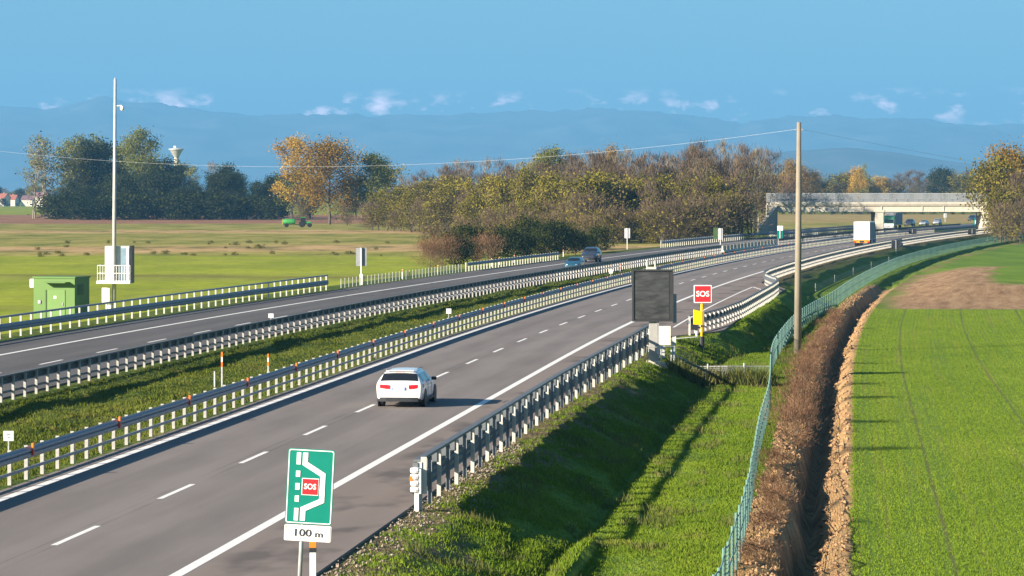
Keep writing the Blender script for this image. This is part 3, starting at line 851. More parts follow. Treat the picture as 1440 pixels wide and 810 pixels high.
# ------------------------------------------------------------------ left side: hut, camera mast, sign back
hp = at(86, 447, -.8); gz = G(hp.x, hp.y); sh = F / hp.y
hut = empty('equipment_hut', (hp.x, hp.y, gz), rad(-17), 'small green equipment hut behind the far left guardrail', 'hut')
W_, D_, H_ = 3.35, 2.6, (447 - 390) / sh
mb = MB(); mb.box((-.2, D_ / 2 - .8, H_ / 2 - .05), (W_, D_, H_)); mb.build('wall', M['hut_green'], hut)
mb = MB(); mb.box((-.2, D_ / 2 - .8, H_ + .0), (W_ + .14, D_ + .14, .12)); rf = mb.build('roof', M['hut_green'], hut)
mb = MB(); mb.box((.1, -.80 - .4, H_ - .36), (1.95, .8, .07)); mb.build('canopy', M['hut_green'], hut)
mb = MB(); mb.box((-.05, -.82, 1.05), (1.5, .05, 2.1)); dr = mb.build('door', plain('hut_door', (.105, .21, .045), .5, var=.05), hut)
mb = MB(); mb.box((-.84, -.86, 1.05), (.1, .06, 2.1)); mb.build('frame', M['hut_dark'], dr)
mb = MB(); mb.box((-.1, -.855, 1.55), (.2, .02, .2)); mb.build('notice', M['white'], dr)
mb = MB(); mb.box((-1.38, -.83, 1.2), (.22, .1, .25)); mb.build('vent', M['grey'], hut)
mb = MB()
for q in range(9): mb.box((1.49, .2, H_ - .55 - q * .09), (.05, 1.0, .05))
mb.build('louvre', M['hut_dark'], hut)
mb = MB(); mb.box((.52, -.87, 1.05), (.05, .06, .22)); mb.build('handle', M['grey'], dr)
mb = MB(); mb.box((-2.05, -.5, H_ - .45), (.32, .55, .65)); mb.build('air_unit', M['white'], hut, .03)

mp = at(160.5, 437, -.8); gz = G(mp.x, mp.y); sm_ = F / mp.y
ms = empty('camera_mast', (mp.x, mp.y, gz), 0, 'very tall slim grey mast with camera and equipment cabin on the left', 'mast')
def mz(py): return CAMH - (py - HOR) / sm_ - gz
def mx_(px): return (px - 720) / sm_ - mp.x
mb = MB(); mb.tube([(mx_(160.5), 0, -.3), (mx_(160.8), 0, mz(300)), (mx_(162), 0, mz(112))], [.17, .15, .11], 14); mb.build('pole', M['mastgrey'], ms, smooth=True)
mb = MB(); mb.tube([(mx_(162), 0, mz(113)), (mx_(162), 0, mz(109))], [.12, .02], 8); mb.build('cap', M['grey'], ms)
mb = MB(); mb.tube([(mx_(162), 0, mz(149)), (mx_(171), -.05, mz(148.5)), (mx_(172), -.05, mz(150))], .045, 6); ca = mb.build('camera_arm', M['white'], ms)
mb = MB(); mb.lathe([(.02, 0), (.15, -.02), (.17, -.12), (.16, -.2), (.13, -.3), (.02, -.37)], (mx_(172), -.05, mz(149.5)), 12); mb.build('camera', M['white'], ca, smooth=True)
mb = MB(); mb.box((mx_(165), .9, mz(372)), ((184 - 148) / sm_, 1.5, (398 - 346) / sm_)); cab = mb.build('cabin', M['lightgrey'], ms)
mb = MB(); mb.box((mx_(183.5), .9, mz(372)), (.22, 1.54, (398 - 346) / sm_ + .03)); mb.build('side_panel', M['dark'], cab)
mb = MB(); mb.box((mx_(153.8), .13, mz(372)), (.62, .05, 2.65)); mb.build('door', M['white'], cab)
mb = MB(); mb.box((mx_(173.5), .13, mz(372)), (.42, .05, 2.6)); mb.build('panel', plain('cabin_blue', (.22, .32, .40), .4), cab)
mb = MB(); mb.box((mx_(179), .13, mz(372)), (.22, .05, 2.6)); mb.build('panel', M['white'], cab)
mb = MB(); mb.box((mx_(161), .2, mz(396.5)), ((185 - 138) / sm_, 2.2, .22)); pf = mb.build('platform', M['white'], ms)
mb = MB()
for k in range(13):
    x = mx_(139 + k * 3.8); mb.tube([(x, -.85, mz(396)), (x, -.85, mz(373))], .022, 5)
for py in (373, 384): mb.tube([(mx_(139), -.85, mz(py)), (mx_(184.6), -.85, mz(py))], .03, 5); mb.tube([(mx_(139), -.85, mz(py)), (mx_(139), 1.2, mz(py))], .03, 5)
mb.build('railing', M['white'], pf)
mb = MB(); mb.box((mx_(149.5), -.15, mz(416)), (.62, .4, 1.3)); mb.build('switch_box', M['cream'], ms, .02)
mb = MB(); mb.box((mx_(153), -.1, mz(431)), (.42, .3, .8)); mb.build('switch_box', M['white'], ms, .02)

def sign_back(px, y0, y1, ybase, wpx, label, m, zl=-.1, pole='white', parts=True):
    p = at(px, ybase, zl); s = F / p.y; g = G(p.x, p.y)
    o = empty('road_sign', (p.x, p.y, g), 0, label, 'road sign')
    top = CAMH - (y0 - HOR) / s - g; bot = CAMH - (y1 - HOR) / s - g
    mb = MB(); mb.prism([(x, z + (top + bot) / 2) for x, z in rrect(wpx / s, top - bot, .04)], 0, .03); b = mb.build('sign_board', M[m], o)
    mb = MB(); mb.tube([(0, -.06, -.3), (0, -.06, top)], .06, 8); mb.build('post', M[pole], o)
    return o, s, top, bot
o, s, tz, bz = sign_back(508, 348.5, 374, 401, 15, 'grey back of an upright road sign beyond the far carriageway, before the wood', 'grey')
mb = MB(); mb.box((.14, -.07, (tz + bz) / 2), (.16, .06, tz - bz)); mb.build('channel', M['dark'], o)
mb = MB(); mb.box((0, -.07, .5), (.3, .3, 1.0)); mb.build('plinth', M['white'], o)
sign_back(882, 321, 335, 346, 8, 'pale road sign back on a thin post in front of the yellow shrubs', 'lightgrey')
o, s, tz, bz = sign_back(1013, 321, 337, 345, 6.5, 'pale road sign back near the wing wall of the bridge', 'lightgrey')
mb = MB(); mb.box((-.8, .1, (tz + bz) / 2 + .1), (.75, .04, tz - bz)); mb.build('second_board', M['hut_dark'], o)
o, s, tz, bz = sign_back(1097, 317.5, 336, 341, 8, 'teal sign with white top part in the median near the bridge', 'signgreen')
mb = MB(); mb.box((0, -.02, tz - .42), (.98, .06, .84)); mb.build('white_panel', M['signwhite'], o)
o, s, tz, bz = sign_back(1373, 307, 318.5, 322, 7, 'small teal road sign beside the right bridge abutment', 'signgreen')
mb = MB(); mb.box((-.1, -.012, (tz + bz) / 2 + .1), (.5, .02, .9)); mb.build('symbol', M['signwhite'], o)
sign_back(1329, 300, 306, 309, 4.5, 'tiny grey sign seen under the bridge at the far verge', 'lightgrey')
# dark cabinets on the right verge
for px, y0, y1, yb, wp, lab in ((1260, 338, 349, 351, 13, 'dark box-shaped panel on the right verge just past the lorry'), (1283, 322.5, 329, 331, 11, 'dark panel in the road median behind the lorry, right of the bridge pier'), (1367, 322, 330, 332, 11, 'dark panel close to the right bridge abutment')):
    o, s, tz, bz = sign_back(px, y0, y1, yb, wp, lab, 'dark', pole='grey')
    mb = MB(); mb.box((0, .25, (tz + bz) / 2), (wp / s * .96, .4, (tz - bz) * .96)); mb.build('housing', M['grey'], o)
# small plates and stakes in the median
def plate(px, y0, y1, yb, wpx, label, mark=False):
    p = at(px, yb, -.3); s = F / p.y; g = G(p.x, p.y); o = empty('marker_plate', (p.x, p.y, g), 0, label, 'marker plate', 'white plates in the median')
    top = CAMH - (y0 - HOR) / s - g; bot = CAMH - (y1 - HOR) / s - g
    mb = MB(); mb.box((0, 0, (top + bot) / 2), (wpx / s, .02, top - bot)); b = mb.build('plate', M['signwhite'], o)
    if mark:
        for q, w_ in ((.06, .12), (-.06, .08)):
            mb = MB(); mb.box((0, -.012, (top + bot) / 2 + q), (w_, .01, .05)); mb.build('mark', M['grey'], b)
    mb = MB(); mb.tube([(0, .03, -.2), (0, .03, top - .02)], .03, 6); mb.build('post', M['galv'], o)
plate(12, 606, 620, 640, 14, 'small white plate behind the near median guardrail at the lower left picture edge', True)
plate(631, 434, 441, 447, 7, 'small white plate in the median left of the message board, nearer of two')
plate(859, 379, 384.5, 389, 5, 'small white plate in the median just above the message board')
plate(381, 441, 447, 470, 7, 'small white plate above the far median guardrail')
def stake(px, y0, yb, label, wide=.072):
    p = at(px, yb, -.35); s = F / p.y; g = G(p.x, p.y); Ht = CAMH - (y0 - HOR) / s - g
    o = empty('marker_stake', (p.x, p.y, g), 0, label, 'stake', 'orange and white stakes in the median')
    mb = MB(); mb.box((0, 0, Ht * .28), (wide * .9, wide * .9, Ht * .60)); mb.build('shaft', M['lightgrey'], o)
    for k, mm in enumerate(('orange', 'white', 'orange')):
        mb = MB(); mb.box((0, 0, Ht * (.93 - .14 * k)), (wide, wide, Ht * .138)); mb.build('band', M[mm], o)
stake(312, 495, 541, 'orange and white banded stake in the median with a grey stake at its left')
stake(377, 497.5, 536, 'orange and white banded stake in the median, middle one, half hidden by the rail')
stake(872, 371, 386, 'red and white banded stake in the median near the message board top')
p = at(302, 540, -.35); o = empty('marker_stake', (p.x, p.y, G(p.x, p.y)), 0, 'plain grey stake left of the orange banded stake', 'stake')
mb = MB(); mb.tube([(0, 0, -.2), (0, 0, .75)], .04, 8); mb.build('shaft', M['lightgrey'], o)
mb = MB(); mb.tube([(0, 0, .74), (0, 0, .78)], .05, 8); mb.build('cap', M['grey'], o)

# ------------------------------------------------------------------ utility pole and cables
pp_ = at(1121.5, 497, -1.3); sp_ = F / pp_.y; gz = G(pp_.x, pp_.y); ptop = CAMH - (172 - HOR) / sp_
po = empty('utility_pole', (pp_.x, pp_.y, gz), 0, 'tall bare concrete utility pole beside the green wire fence', 'utility pole')
mb = MB(); mb.tube([(0, 0, -.5), (.05, 0, (ptop - gz) * .5), (.09, 0, ptop - gz)], [.235, .19, .13], 12); mb.build('shaft', M['polewood'], po, smooth=True)
mb = MB(); mb.box((.09, -.02, ptop - gz - .45), (.5, .1, .1)); mb.build('bracket', M['grey'], po)
def cable(a, b, sag, label, r=.006):
    a, b = Vector(a), Vector(b); o = MB(); pts = []
    for k in range(41):
        t = k / 40; q = a.lerp(b, t); q.z -= sag * 4 * t * (1 - t); pts.append(q - a)
    o.tube(pts, r, 5); ob = o.build('overhead_cable', M['grey']); ob.location = a
    return tag(ob, label, 'cable')
top = (pp_.x + .09, pp_.y, ptop - .4)
cable(top, (-42, 240, 12.1), 1.95, 'thin overhead cable spanning left from the utility pole across the motorway')
cable(top, (62, 246, 6.9), .35, 'thin overhead cable running down to the right from the utility pole')

# ------------------------------------------------------------------ fences
def wire_fence(name, label, pts, h, spacing, pm, mm, group=None, rails=(), zoff=0.0, pr=.035):
    raw = [Vector((x, y, 0)) for x, y in pts]; dense = resample(raw, 1.5) + [raw[-1]]
    root = empty(name, (raw[0].x, raw[0].y, 0), 0, label, 'fence', group); o0 = Vector((raw[0].x, raw[0].y, 0))
    v = []; uv = []; f = []; s = 0
    for i, p in enumerate(dense):
        g = G(p.x, p.y) + zoff
        if i: s += (p - dense[i - 1]).length
        v += [(p.x - o0.x, p.y, g + .03), (p.x - o0.x, p.y, g + h)]; v[-1] = (v[-1][0], v[-1][1] - o0.y, v[-1][2]); v[-2] = (v[-2][0], v[-2][1] - o0.y, v[-2][2])
        uv += [(s, 0), (s, h)]
        if i: f.append((2 * i - 2, 2 * i, 2 * i + 1, 2 * i - 1))
    mesh_obj('wire_mesh', fast_mesh('wire_mesh', v, f, uv, [mm]), None, root)
    if rails:
        mb = MB()
        for rz in rails: mb.tube([(p.x - o0.x, p.y - o0.y, G(p.x, p.y) + zoff + rz) for p in dense], .018, 4)
        mb.build('tension_wire', pm, root)
    pp = resample(raw, spacing)
    mb = MB(); mb.tube([(0, 0, -.3), (0, 0, h + .12)], pr, 6); me = mb.mesh('post'); me.materials.append(pm)
    rest = MB()
    for i, p in enumerate(pp):
        loc = Vector((p.x, p.y, G(p.x, p.y) + zoff)) - o0
        if i < 100: o = mesh_obj('post', me, None, root); o.location = loc
        else: rest.add([v_.co + loc for v_ in me.vertices], [tuple(q.vertices) for q in me.polygons])
    if rest.v: rest.build('post', pm, root)["kind"] = 'stuff'
    return root
M['fencegreen'] = plain('fence_post_green', (.15, .27, .25), .5)
fu = lambda Z: 12.1 - .7 * sstep(80, 135, Z) - 1.05 * sstep(130, 192, Z) + 1.1 * sstep(215, 290, Z) - .6 * sstep(330, 450, Z)
wire_fence('boundary_fence', 'long green wire fence curving away between the verge and the ditch', upath(fu, 68, 690), 1.35, 2.6, M['fencegreen'], M['mesh_green'], rails=(1.33, .7))
wire_fence('cross_fence', 'low grey wire fence with thin posts from the message board across the verge', [(dp.x + .9, dp.y - 1.2), (dp.x + 3.5, dp.y - 2.2), (R(164) + fu(164), 163.6)], 1.05, 1.95, M['lightgrey'], M['mesh_grey'], rails=(1.0,))
wire_fence('picket_fence', 'low wire fence with pale posts along the far verge between two guardrails', upath(ul(-35.4), 290, 351), .72, 1.7, M['lightgrey'], M['mesh_grey'], pr=.035)
wire_fence('slope_fence', 'thin grey wire fence partway down the slope beyond the lay-by', upath(C_(7.6), 318, 470), .8, 34.0, M['grey'], M['mesh_grey'])

# ------------------------------------------------------------------ bridge
bz = empty('overpass_bridge', (80, 697, 0), 0, 'pale concrete road bridge with grey mesh parapet crossing the motorway', 'bridge')
sb = F / 697
def bx(px): return (px - 720) / sb - 80
def bzz(py): return CAMH - (py - HOR) / sb
mb = MB(); mb.box(((bx(1083) + bx(1392)) / 2, 4.6, bzz(287.3)), (bx(1392) - bx(1083), 9.6, .42)); mb.build('deck', M['concrete'], bz)
x0, x1 = bx(1092), bx(1384)
for y in (.35, 3.2, 6.0, 8.8):
    mb = MB(); mb.prism([(y - .28, bzz(298)), (y + .28, bzz(298)), (y + .28, bzz(296.2)), (y + .11, bzz(295.5)), (y + .11, bzz(291)), (y + .45, bzz(289.5)), (y + .45, bzz(288.8)), (y - .45, bzz(288.8)), (y - .45, bzz(289.5)), (y - .11, bzz(291)), (y - .11, bzz(295.5)), (y - .28, bzz(296.2))], x0, x1, 'x')
    mb.box(((x0 + x1) / 2, y, bzz(293.5)), (x1 - x0 - .1, .42, .85)); mb.build('girder', M['concrete'], bz)
mb = MB(); 
for px in (1146, 1178, 1214, 1240, 1297, 1327): mb.box((bx(px), .3, bzz(293.3)), (.18, .6, 1.3))
mb.build('stiffener', M['concrete'], bz)
mb = MB(); mb.box((bx(1237), 4.6, (bzz(298) + 0) / 2 - .2), (1.75, 9.0, bzz(298) + .3)); mb.build('pier', M['concrete'], bz, .05)
mb = MB(); mb.box((bx(1237), 4.6, bzz(296.8)), (2.1, 9.3, .5)); mb.build('pier_cap', M['concrete'], bz)
mb = MB(); mb.box((bx(1389), 4.8, bzz(288.6) / 2 - .8), (2.4, 9.9, bzz(288.6) + 1.6)); mb.build('abutment', M['concrete'], bz)
mb = MB(); mb.box((bx(1087), 4.8, bzz(288.6) / 2 - .4), (1.6, 9.9, bzz(288.6) + .8)); mb.build('abutment', M['concrete_grey'], bz)  # greyer than its twin: shade of the side turned from the sun, as colour
# wing wall running back along the road
wx = bx(1096) - .3
mb = MB(); mb.loft([[(wx - .1, 0, -.5), (wx - .1, 0, bzz(290)), (wx - .5, 0, bzz(290)), (wx - .5, 0, -.5)], [(wx - 4.6, -9, -.5), (wx - 4.6, -9, 1.2), (wx - 5.0, -9, 1.2), (wx - 5.0, -9, -.5)]])
mb.build('wing_wall', M['concrete_grey'], bz)  # same darkened concrete, the wall's shade put into its colour
mb = MB(); mb.loft([[(wx - .0, -.01, bzz(290)), (wx - .0, -.01, bzz(290) + .25), (wx - .65, -.01, bzz(290) + .25), (wx - .65, -.01, bzz(290))], [(wx - 4.5, -9.02, 1.2), (wx - 4.5, -9.02, 1.45), (wx - 5.15, -9.02, 1.45), (wx - 5.15, -9.02, 1.2)]])
mb.build('coping', M['concrete'], bz)
mb = MB(); mb.box(((bx(1083) + bx(1392)) / 2, -.1, bzz(285.6)), (bx(1392) - bx(1083), .5, .38)); mb.build('kerb', M['concrete'], bz)
for y, nm in ((-.05, 'parapet'), (9.2, 'parapet')):
    v = [(bx(1083), y, bzz(284.5)), (bx(1392), y, bzz(284.5)), (bx(1392), y, bzz(272)), (bx(1083), y, bzz(272))]
    L = v[1][0] - v[0][0]
    pr = mesh_obj(nm, fast_mesh(nm, v, [(0, 1, 2, 3)], [(0, 0), (L, 0), (L, 2), (0, 2)], [M['mesh_parapet']]), None, bz)
    mb = MB()
    for k in range(33):
        mb.box((bx(1083) + L * k / 32, y + .06, bzz(278.3)), (.09, .07, 1.95))
    mb.box((bx(1237.5), y + .06, bzz(272.0)), (L, .1, .1)); mb.box((bx(1237.5), y + .12, bzz(281.0)), (L, .06, .34)); mb.build('rails', M['lightgrey'], pr)
    mb = MB()
    for k in range(20): mb.box((bx(1088) + (L - 2) * k / 19, y - .06, bzz(281.6)), (.26, .06, .5))
    if y < 0: mb.build('brackets', M['grey'], pr)

# ------------------------------------------------------------------ vehicles
def wheel(parent, x, y, r, w=.22):
    mb = MB(); mb.lathe([(r * .62, -w / 2), (r * .93, -w / 2), (r, -w / 2 + .03), (r, w / 2 - .03), (r * .93, w / 2), (r * .62, w / 2)], (0, 0, 0), 20, 'x')
    o = mb.build('wheel', M['black'], parent, smooth=False); o.location = (x, y, r)
    mb = MB(); mb.lathe([(.03, -w / 2 + .02), (r * .6, -w / 2 + .03), (r * .64, 0), (r * .6, w / 2 - .03), (.03, w / 2 - .02)], (0, 0, 0), 14, 'x')
    mb.build('rim', M['chrome'], o); return o

def car_body(st):
    """stations (y, z_bottom, z_belt, z_top, half width low, half width belt, half width top)"""
    rings = []
    for (y, zb, zm, zt, wl, wm, wt) in st:
        half = [(wl * .86, zb), (wl * .97, zb + .06), (wl, zb + .45 * (zm - zb)), (wm, zb + .8 * (zm - zb)), (wm * .975, zm), (wt + (wm * .975 - wt) * .5, zm + (zt - zm) * .5), (wt, zt - .05 * min(1, (zt - zm) / .3)), (wt * .82, zt), (wt * .4, zt + .012)]
        ring = [(x, y, z) for x, z in half] + [(-x, y, z) for x, z in reversed(half)]
        rings.append(ring)
    return rings
CAR_WAGON = [(0, .36, .84, .90, .79, .82, .74), (.03, .30, .92, .985, .85, .865, .78), (.10, .27, .96, 1.04, .885, .895, .775), (.34, .24, .965, 1.28, .905, .91, .70), (.52, .22, .965, 1.395, .91, .915, .65), (1.1, .20, .955, 1.425, .91, .915, .615),
             (1.9, .20, .945, 1.435, .91, .915, .62), (2.45, .20, .935, 1.42, .91, .915, .61), (2.85, .20, .93, 1.33, .91, .91, .62), (3.45, .20, .915, 1.00, .905, .90, .70), (3.7, .21, .89, .945, .90, .89, .70), (4.3, .24, .77, .82, .87, .85, .66), (4.58, .28, .64, .69, .78, .76, .58), (4.70, .34, .5, .55, .60, .58, .45)]
CAR_SUV = [(0, .45, .95, 1.02, .72, .76, .66), (.08, .35, 1.05, 1.15, .86, .88, .78), (.3, .32, 1.10, 1.55, .93, .93, .70), (.6, .30, 1.10, 1.68, .94, .94, .68), (1.6, .30, 1.08, 1.72, .94, .94, .68), (2.3, .30, 1.06, 1.68, .94, .94, .67), (2.75, .30, 1.05, 1.5, .94, .93, .69), (3.2, .30, 1.04, 1.12, .93, .92, .74), (4.1, .32, .95, 1.0, .90, .88, .72), (4.42, .36, .80, .85, .82, .80, .66), (4.55, .42, .62, .68, .68, .66, .55)]
def make_car(label, paint, stn, loc, rz, rear=True, W=1.0, rails=False, cat='car', badge=False, parts=True):
    o = empty('parked_car' if False else 'car', loc, rz, label, cat); o.scale = (W, W, W)
    L = stn[-1][0]; rg = car_body(stn)
    mb = MB(); mb.loft(rg); b = mb.build('body', paint, o, smooth=True)
    b.data.polygons.foreach_set('use_smooth', [True] * len(b.data.polygons))
    md = b.modifiers.new('s', 'SUBSURF'); md.levels = md.render_levels = 2
    n = len(rg[0])
    def lerp(a, c, t): return tuple(a[i] + (c[i] - a[i]) * t for i in range(3))
    # greenhouse stations: where the roof stands well above the belt
    gi = [i for i, s in enumerate(stn) if s[3] - s[2] > .3]
    a, z_ = gi[0], gi[-1]
    for sd in (1, -1):
        groups = [gi[:len(gi) // 2 + 1], gi[len(gi) // 2:]]
        for gq in groups:
            v = []
            for kk, i in enumerate(gq):
                bel = rg[i][4]; topp = rg[i][6]
                lo = lerp(bel, topp, .12); hi = lerp(bel, topp, .82)
                dy = .05 if kk == 0 else (-.05 if kk == len(gq) - 1 else 0)
                for q, ox in ((lo, .012), (hi, .022)): v.append((sd * (q[0] + ox), q[1] + dy, q[2]))
            f = [(2 * k, 2 * k + 1, 2 * k + 3, 2 * k + 2) for k in range(len(gq) - 1)]
            m_ = MB(); m_.add(v, f); m_.build('side_window', M['glass'], o, smooth=True)
    # rear window and windscreen as curved sheets lying on the shell
    def sheet(i0, i1, t0, t1, out, name, wk, m):
        v = []
        A, B = stn[i0], stn[i1]
        for t in (t0, (t0 + t1) / 2, t1):
            y = A[0] + (B[0] - A[0]) * t; zz = A[3] + (B[3] - A[3]) * t; ww = (A[6] + (B[6] - A[6]) * t) * wk
            for xk in (-1, -.8, -.4, 0, .4, .8, 1):
                v.append((ww * xk, y + out * (1 - .5 * abs(xk) ** 3), zz + .015 - .03 * abs(xk) ** 3))
        f = [(r * 7 + c, r * 7 + c + 1, r * 7 + 7 + c + 1, r * 7 + 7 + c) for r in range(2) for c in range(6)]
        m_ = MB(); m_.add(v, f); return m_.build(name, m, o, smooth=True)
    sheet(a - 1, a + 1, .0, .76, -.05, 'rear_window', .95, M['glass'])
    sheet(z_ + 1, z_, .08, 1.0, .03, 'windscreen', .93, M['glass'])
    wr = .325 if stn is CAR_WAGON else .36
    yr, yf = .93, L - .93
    for sd in (1, -1):
        for y in (yr, yf):
            wheel(o, sd * (stn[6][4] - .12), y, wr)
            mb = MB(); mb.lathe([(.02, -.02), (wr + .05, -.018), (wr + .05, .018), (.02, .02)], (sd * (stn[6][4] - .005), y, wr), 20, 'x'); mb.build('wheel_arch', M['dark'], o)
    zt = stn[1][2]
    for sd in (1, -1):
        mb = MB()
        pts = [(sd * .38, -.02, zt - .115), (sd * .55, -.005, zt - .105), (sd * .76, .045, zt - .095), (sd * .865, .15, zt - .09), (sd * .915, .32, zt - .085)]
        if stn is not CAR_WAGON: pts = [(sd * .70, .03, zt - .05), (sd * .80, .05, zt - .05), (sd * .86, .10, zt - .05), (sd * .91, .2, zt - .05)]
        hh = .075
        mb.loft([[(x, y - .03, z - hh), (x, y - .03, z + hh), (x, y + .12, z + hh), (x, y + .12, z - hh)] for x, y, z in pts]); mb.build('tail_light', M['tail'], o)
        mb = MB(); mb.loft([[(x * 1.0, y, z - .06), (x, y, z + .06), (x, y - .1, z + .06), (x, y - .1, z - .06)] for x, y, z in [(sd * .42, L - .055, .62), (sd * .62, L - .14, .64), (sd * .78, L - .36, .68)]]); mb.build('headlight', M['headlamp'], o)
        mb = MB(); mb.box((sd * 1.0, 2.72 * L / 4.7, stn[7][2] + .06), (.20, .12, .13)); mb.build('mirror', M['dark'], o, .03)
        mb = MB(); mb.box((sd * .926, L * .5, .27), (.03, L * .36, .09)); mb.build('sill', M['dark'], o)
        if rails:
            mb = MB(); mb.tube([(sd * .60, .75, 1.415), (sd * .60, .85, 1.455), (sd * .60, 2.2, 1.465), (sd * .6, 2.3, 1.43)], .014, 6); mb.build('roof_rail', M['grey'], o)
            mb = MB(); mb.tube([(sd * .5, .02, .30), (sd * .5, .2, .30)], .045, 10); mb.build('exhaust', M['chrome'], o)
    mb = MB(); mb.loft([[(x, y - .035, .24), (x, y - .035, .40), (x, y + .1, .40), (x, y + .1, .24)] for x, y in [(-.84, .16), (-.74, .05), (-.5, .02), (0, .01), (.5, .02), (.74, .05), (.84, .16)]]); mb.build('bumper', M['dark'], o)
    mb = MB(); mb.loft([[(x, L + y + .02, .26), (x, L + y + .02, .5), (x, L + y - .1, .5), (x, L + y - .1, .26)] for x, y in [(-.74, -.14), (-.5, -.05), (0, 0), (.5, -.05), (.74, -.14)]]); mb.build('grille', M['dark'], o)
    if rear:
        mb = MB(); mb.box((0, -.012, .73), (.52, .04, .115)); np_ = mb.build('number_plate', M['signwhite'], o)
        for sd in (1, -1):
            mb = MB(); mb.box((sd * .235, -.034, .73), (.045, .008, .113)); mb.build('blue_band', M['plateblue'], np_)
        mb = MB(); mb.box((0, .0, .815), (.62, .03, .025)); mb.build('trim_strip', M['chrome'], o)
        mb = MB(); mb.box((0, .44, 1.352), (.36, .02, .022)); mb.build('brake_light', M['tail'], o)
        mb = MB(); mb.box((0, .45, 1.40), (1.08, .20, .03)); mb.build('spoiler', paint, o, .01)
    if rails:
        for z_s, hw_ in ((.60, .80),):
            mb = MB(); mb.loft([[(x, y - .004, z_s - .006), (x, y - .004, z_s + .006), (x, y + .03, z_s + .006), (x, y + .03, z_s - .006)] for x, y in [(-.78, .035), (-.6, .006), (0, -.004), (.6, .006), (.78, .035)]]); mb.build('seam', M['grey'], o)
        for y_s in (1.62, 2.62):
            mb = MB(); mb.tube([(.922, y_s, .32), (.925, y_s, .6), (.915, y_s, .9)], .007, 4); mb.build('seam', M['grey'], o)
        for y_s in (1.75, 2.75):
            mb = MB(); mb.box((.925, y_s, .80), (.03, .2, .03)); mb.build('handle', paint, o)
    if badge:
        mb = MB()
        for k in range(4):
            cx_ = -.078 + .052 * k; ring = []
            mb.tube([(cx_ + .032 * math.cos(w_), .018, .885 + .032 * math.sin(w_)) for w_ in [2 * math.pi * i / 12 for i in range(13)]], .005, 4)
        mb.build('emblem', M['chrome'], o)
    return o
def heading(Z): return -math.atan(.107 + .00029 * max(0, Z - 160))
cp = at(561, 573.5, 0)
make_car('white estate car driving away in the right lane', M['carwhite'], CAR_WAGON, (cp.x, cp.y, 0), heading(128), True, 1.03, True, badge=True)
def oncoming(px, py, lab, paint, stn, s=1.0, dpx=0, cat='car'):
    p = at(px, py, 0); L = stn[-1][0] * s
    hd = heading(p.y) + math.pi
    f = Vector((-math.sin(hd), math.cos(hd), 0))            # its forward direction
    p0 = p - f * L
    return make_car(lab, paint, stn, (p0.x, p0.y, 0), hd, True, s, cat=cat)
oncoming(827, 369, 'dark oncoming off-roader in the outer lane of the far carriageway', M['carblack'], CAR_SUV, 1.08)
oncoming(803.5, 380.5, 'blue oncoming car half hidden by the median guardrail', M['carblue'], CAR_WAGON, 1.0)
oncoming(1277, 318.5, 'small dark oncoming van seen under the bridge, right of the green lorry', M['carblack'], CAR_SUV, 1.12, cat='van')
oncoming(1297, 317.5, 'first pale car under the bridge, right of the dark van', M['carsilver'], CAR_WAGON, 1.05)
oncoming(1316, 316.5, 'second pale car under the bridge, farther right', M['carsilver'], CAR_SUV, 1.0)
oncoming(1365, 311, 'tiny dark car farthest away beside the right abutment', M['carblack'], CAR_SUV, 1.1)

# lorry driving away
tp = at(1211, 346.5, 0); hd = heading(tp.y)
lo = empty('lorry', (tp.x + .1, tp.y, 0), hd, 'white box lorry driving away with orange markings on its tail', 'lorry')
st_ = F / tp.y; tw = 2.6; th = 3.95
mb = MB(); mb.box((0, 4.3, (1.05 + th) / 2), (tw, 8.6, th - 1.05)); bx_ = mb.build('box_body', M['truckbox'], lo, .04)
mb = MB(); mb.box((tw / 2 + .02, 4.3, (1.12 + th - .12) / 2), (.03, 8.4, th - 1.3)); mb.build('side_curtain', M['truckside'], bx_)
for y in (1.2, 3.2, 5.2, 7.2):
    mb = MB(); mb.box((tw / 2 + .045, y, 2.5), (.03, .12, 2.6)); mb.build('strap', M['grey'], bx_)
mb = MB(); mb.box((0, -.012, 2.55), (.04, .03, 2.7)); mb.box((-tw / 2 + .05, -.012, 2.5), (.06, .03, 2.8)); mb.box((tw / 2 - .05, -.012, 2.5), (.06, .03, 2.8)); mb.build('door_seals', M['lightgrey'], bx_)
mb = MB(); mb.box((0, .12, .80), (2.5, .2, .44)); bu = mb.build('bumper', plain('reflective_yellow', (.75, .30, .02), .4), lo)
for sd in (1, -1):
    mb = MB(); mb.box((sd * 1.08, .0, .72), (.32, .06, .22)); mb.build('tail_light', M['tail'], lo)
    mb = MB(); mb.box((sd * .78, .0, .9), (.28, .06, .16)); mb.build('tail_marker', M['orange'], lo)
mb = MB(); mb.box((0, .005, .78), (.75, .05, .3)); mb.build('plate_holder', M['dark'], lo)
for y in (1.4, 2.7, 7.6, 10.4):
    for sd in (1, -1): wheel(lo, sd * 1.02, y, .5, .42)
mb = MB(); mb.box((0, 5.2, .78), (.9, 10.2, .3)); mb.build('chassis', M['dark'], lo)
mb = MB(); mb.prism([(8.95, .5), (11.1, .5), (11.2, 1.3), (11.0, 2.9), (10.2, 3.5), (8.95, 3.6)], -1.24, 1.24, 'x'); cb = mb.build('cab', M['truckside'], lo, .05)
for sd in (1, -1):
    mb = MB(); mb.box((sd * 1.25, 10.3, 2.2), (.03, .9, .8)); mb.build('window', M['glass'], cb)
    mb = MB(); mb.box((sd * 1.42, 11.0, 2.3), (.18, .12, .7)); mb.build('mirror', M['dark'], cb)
mb = MB(); mb.box((tw / 2 - .04, 4.3, .75), (.05, 3.4, .5)); mb.build('side_guard', M['grey'], lo)

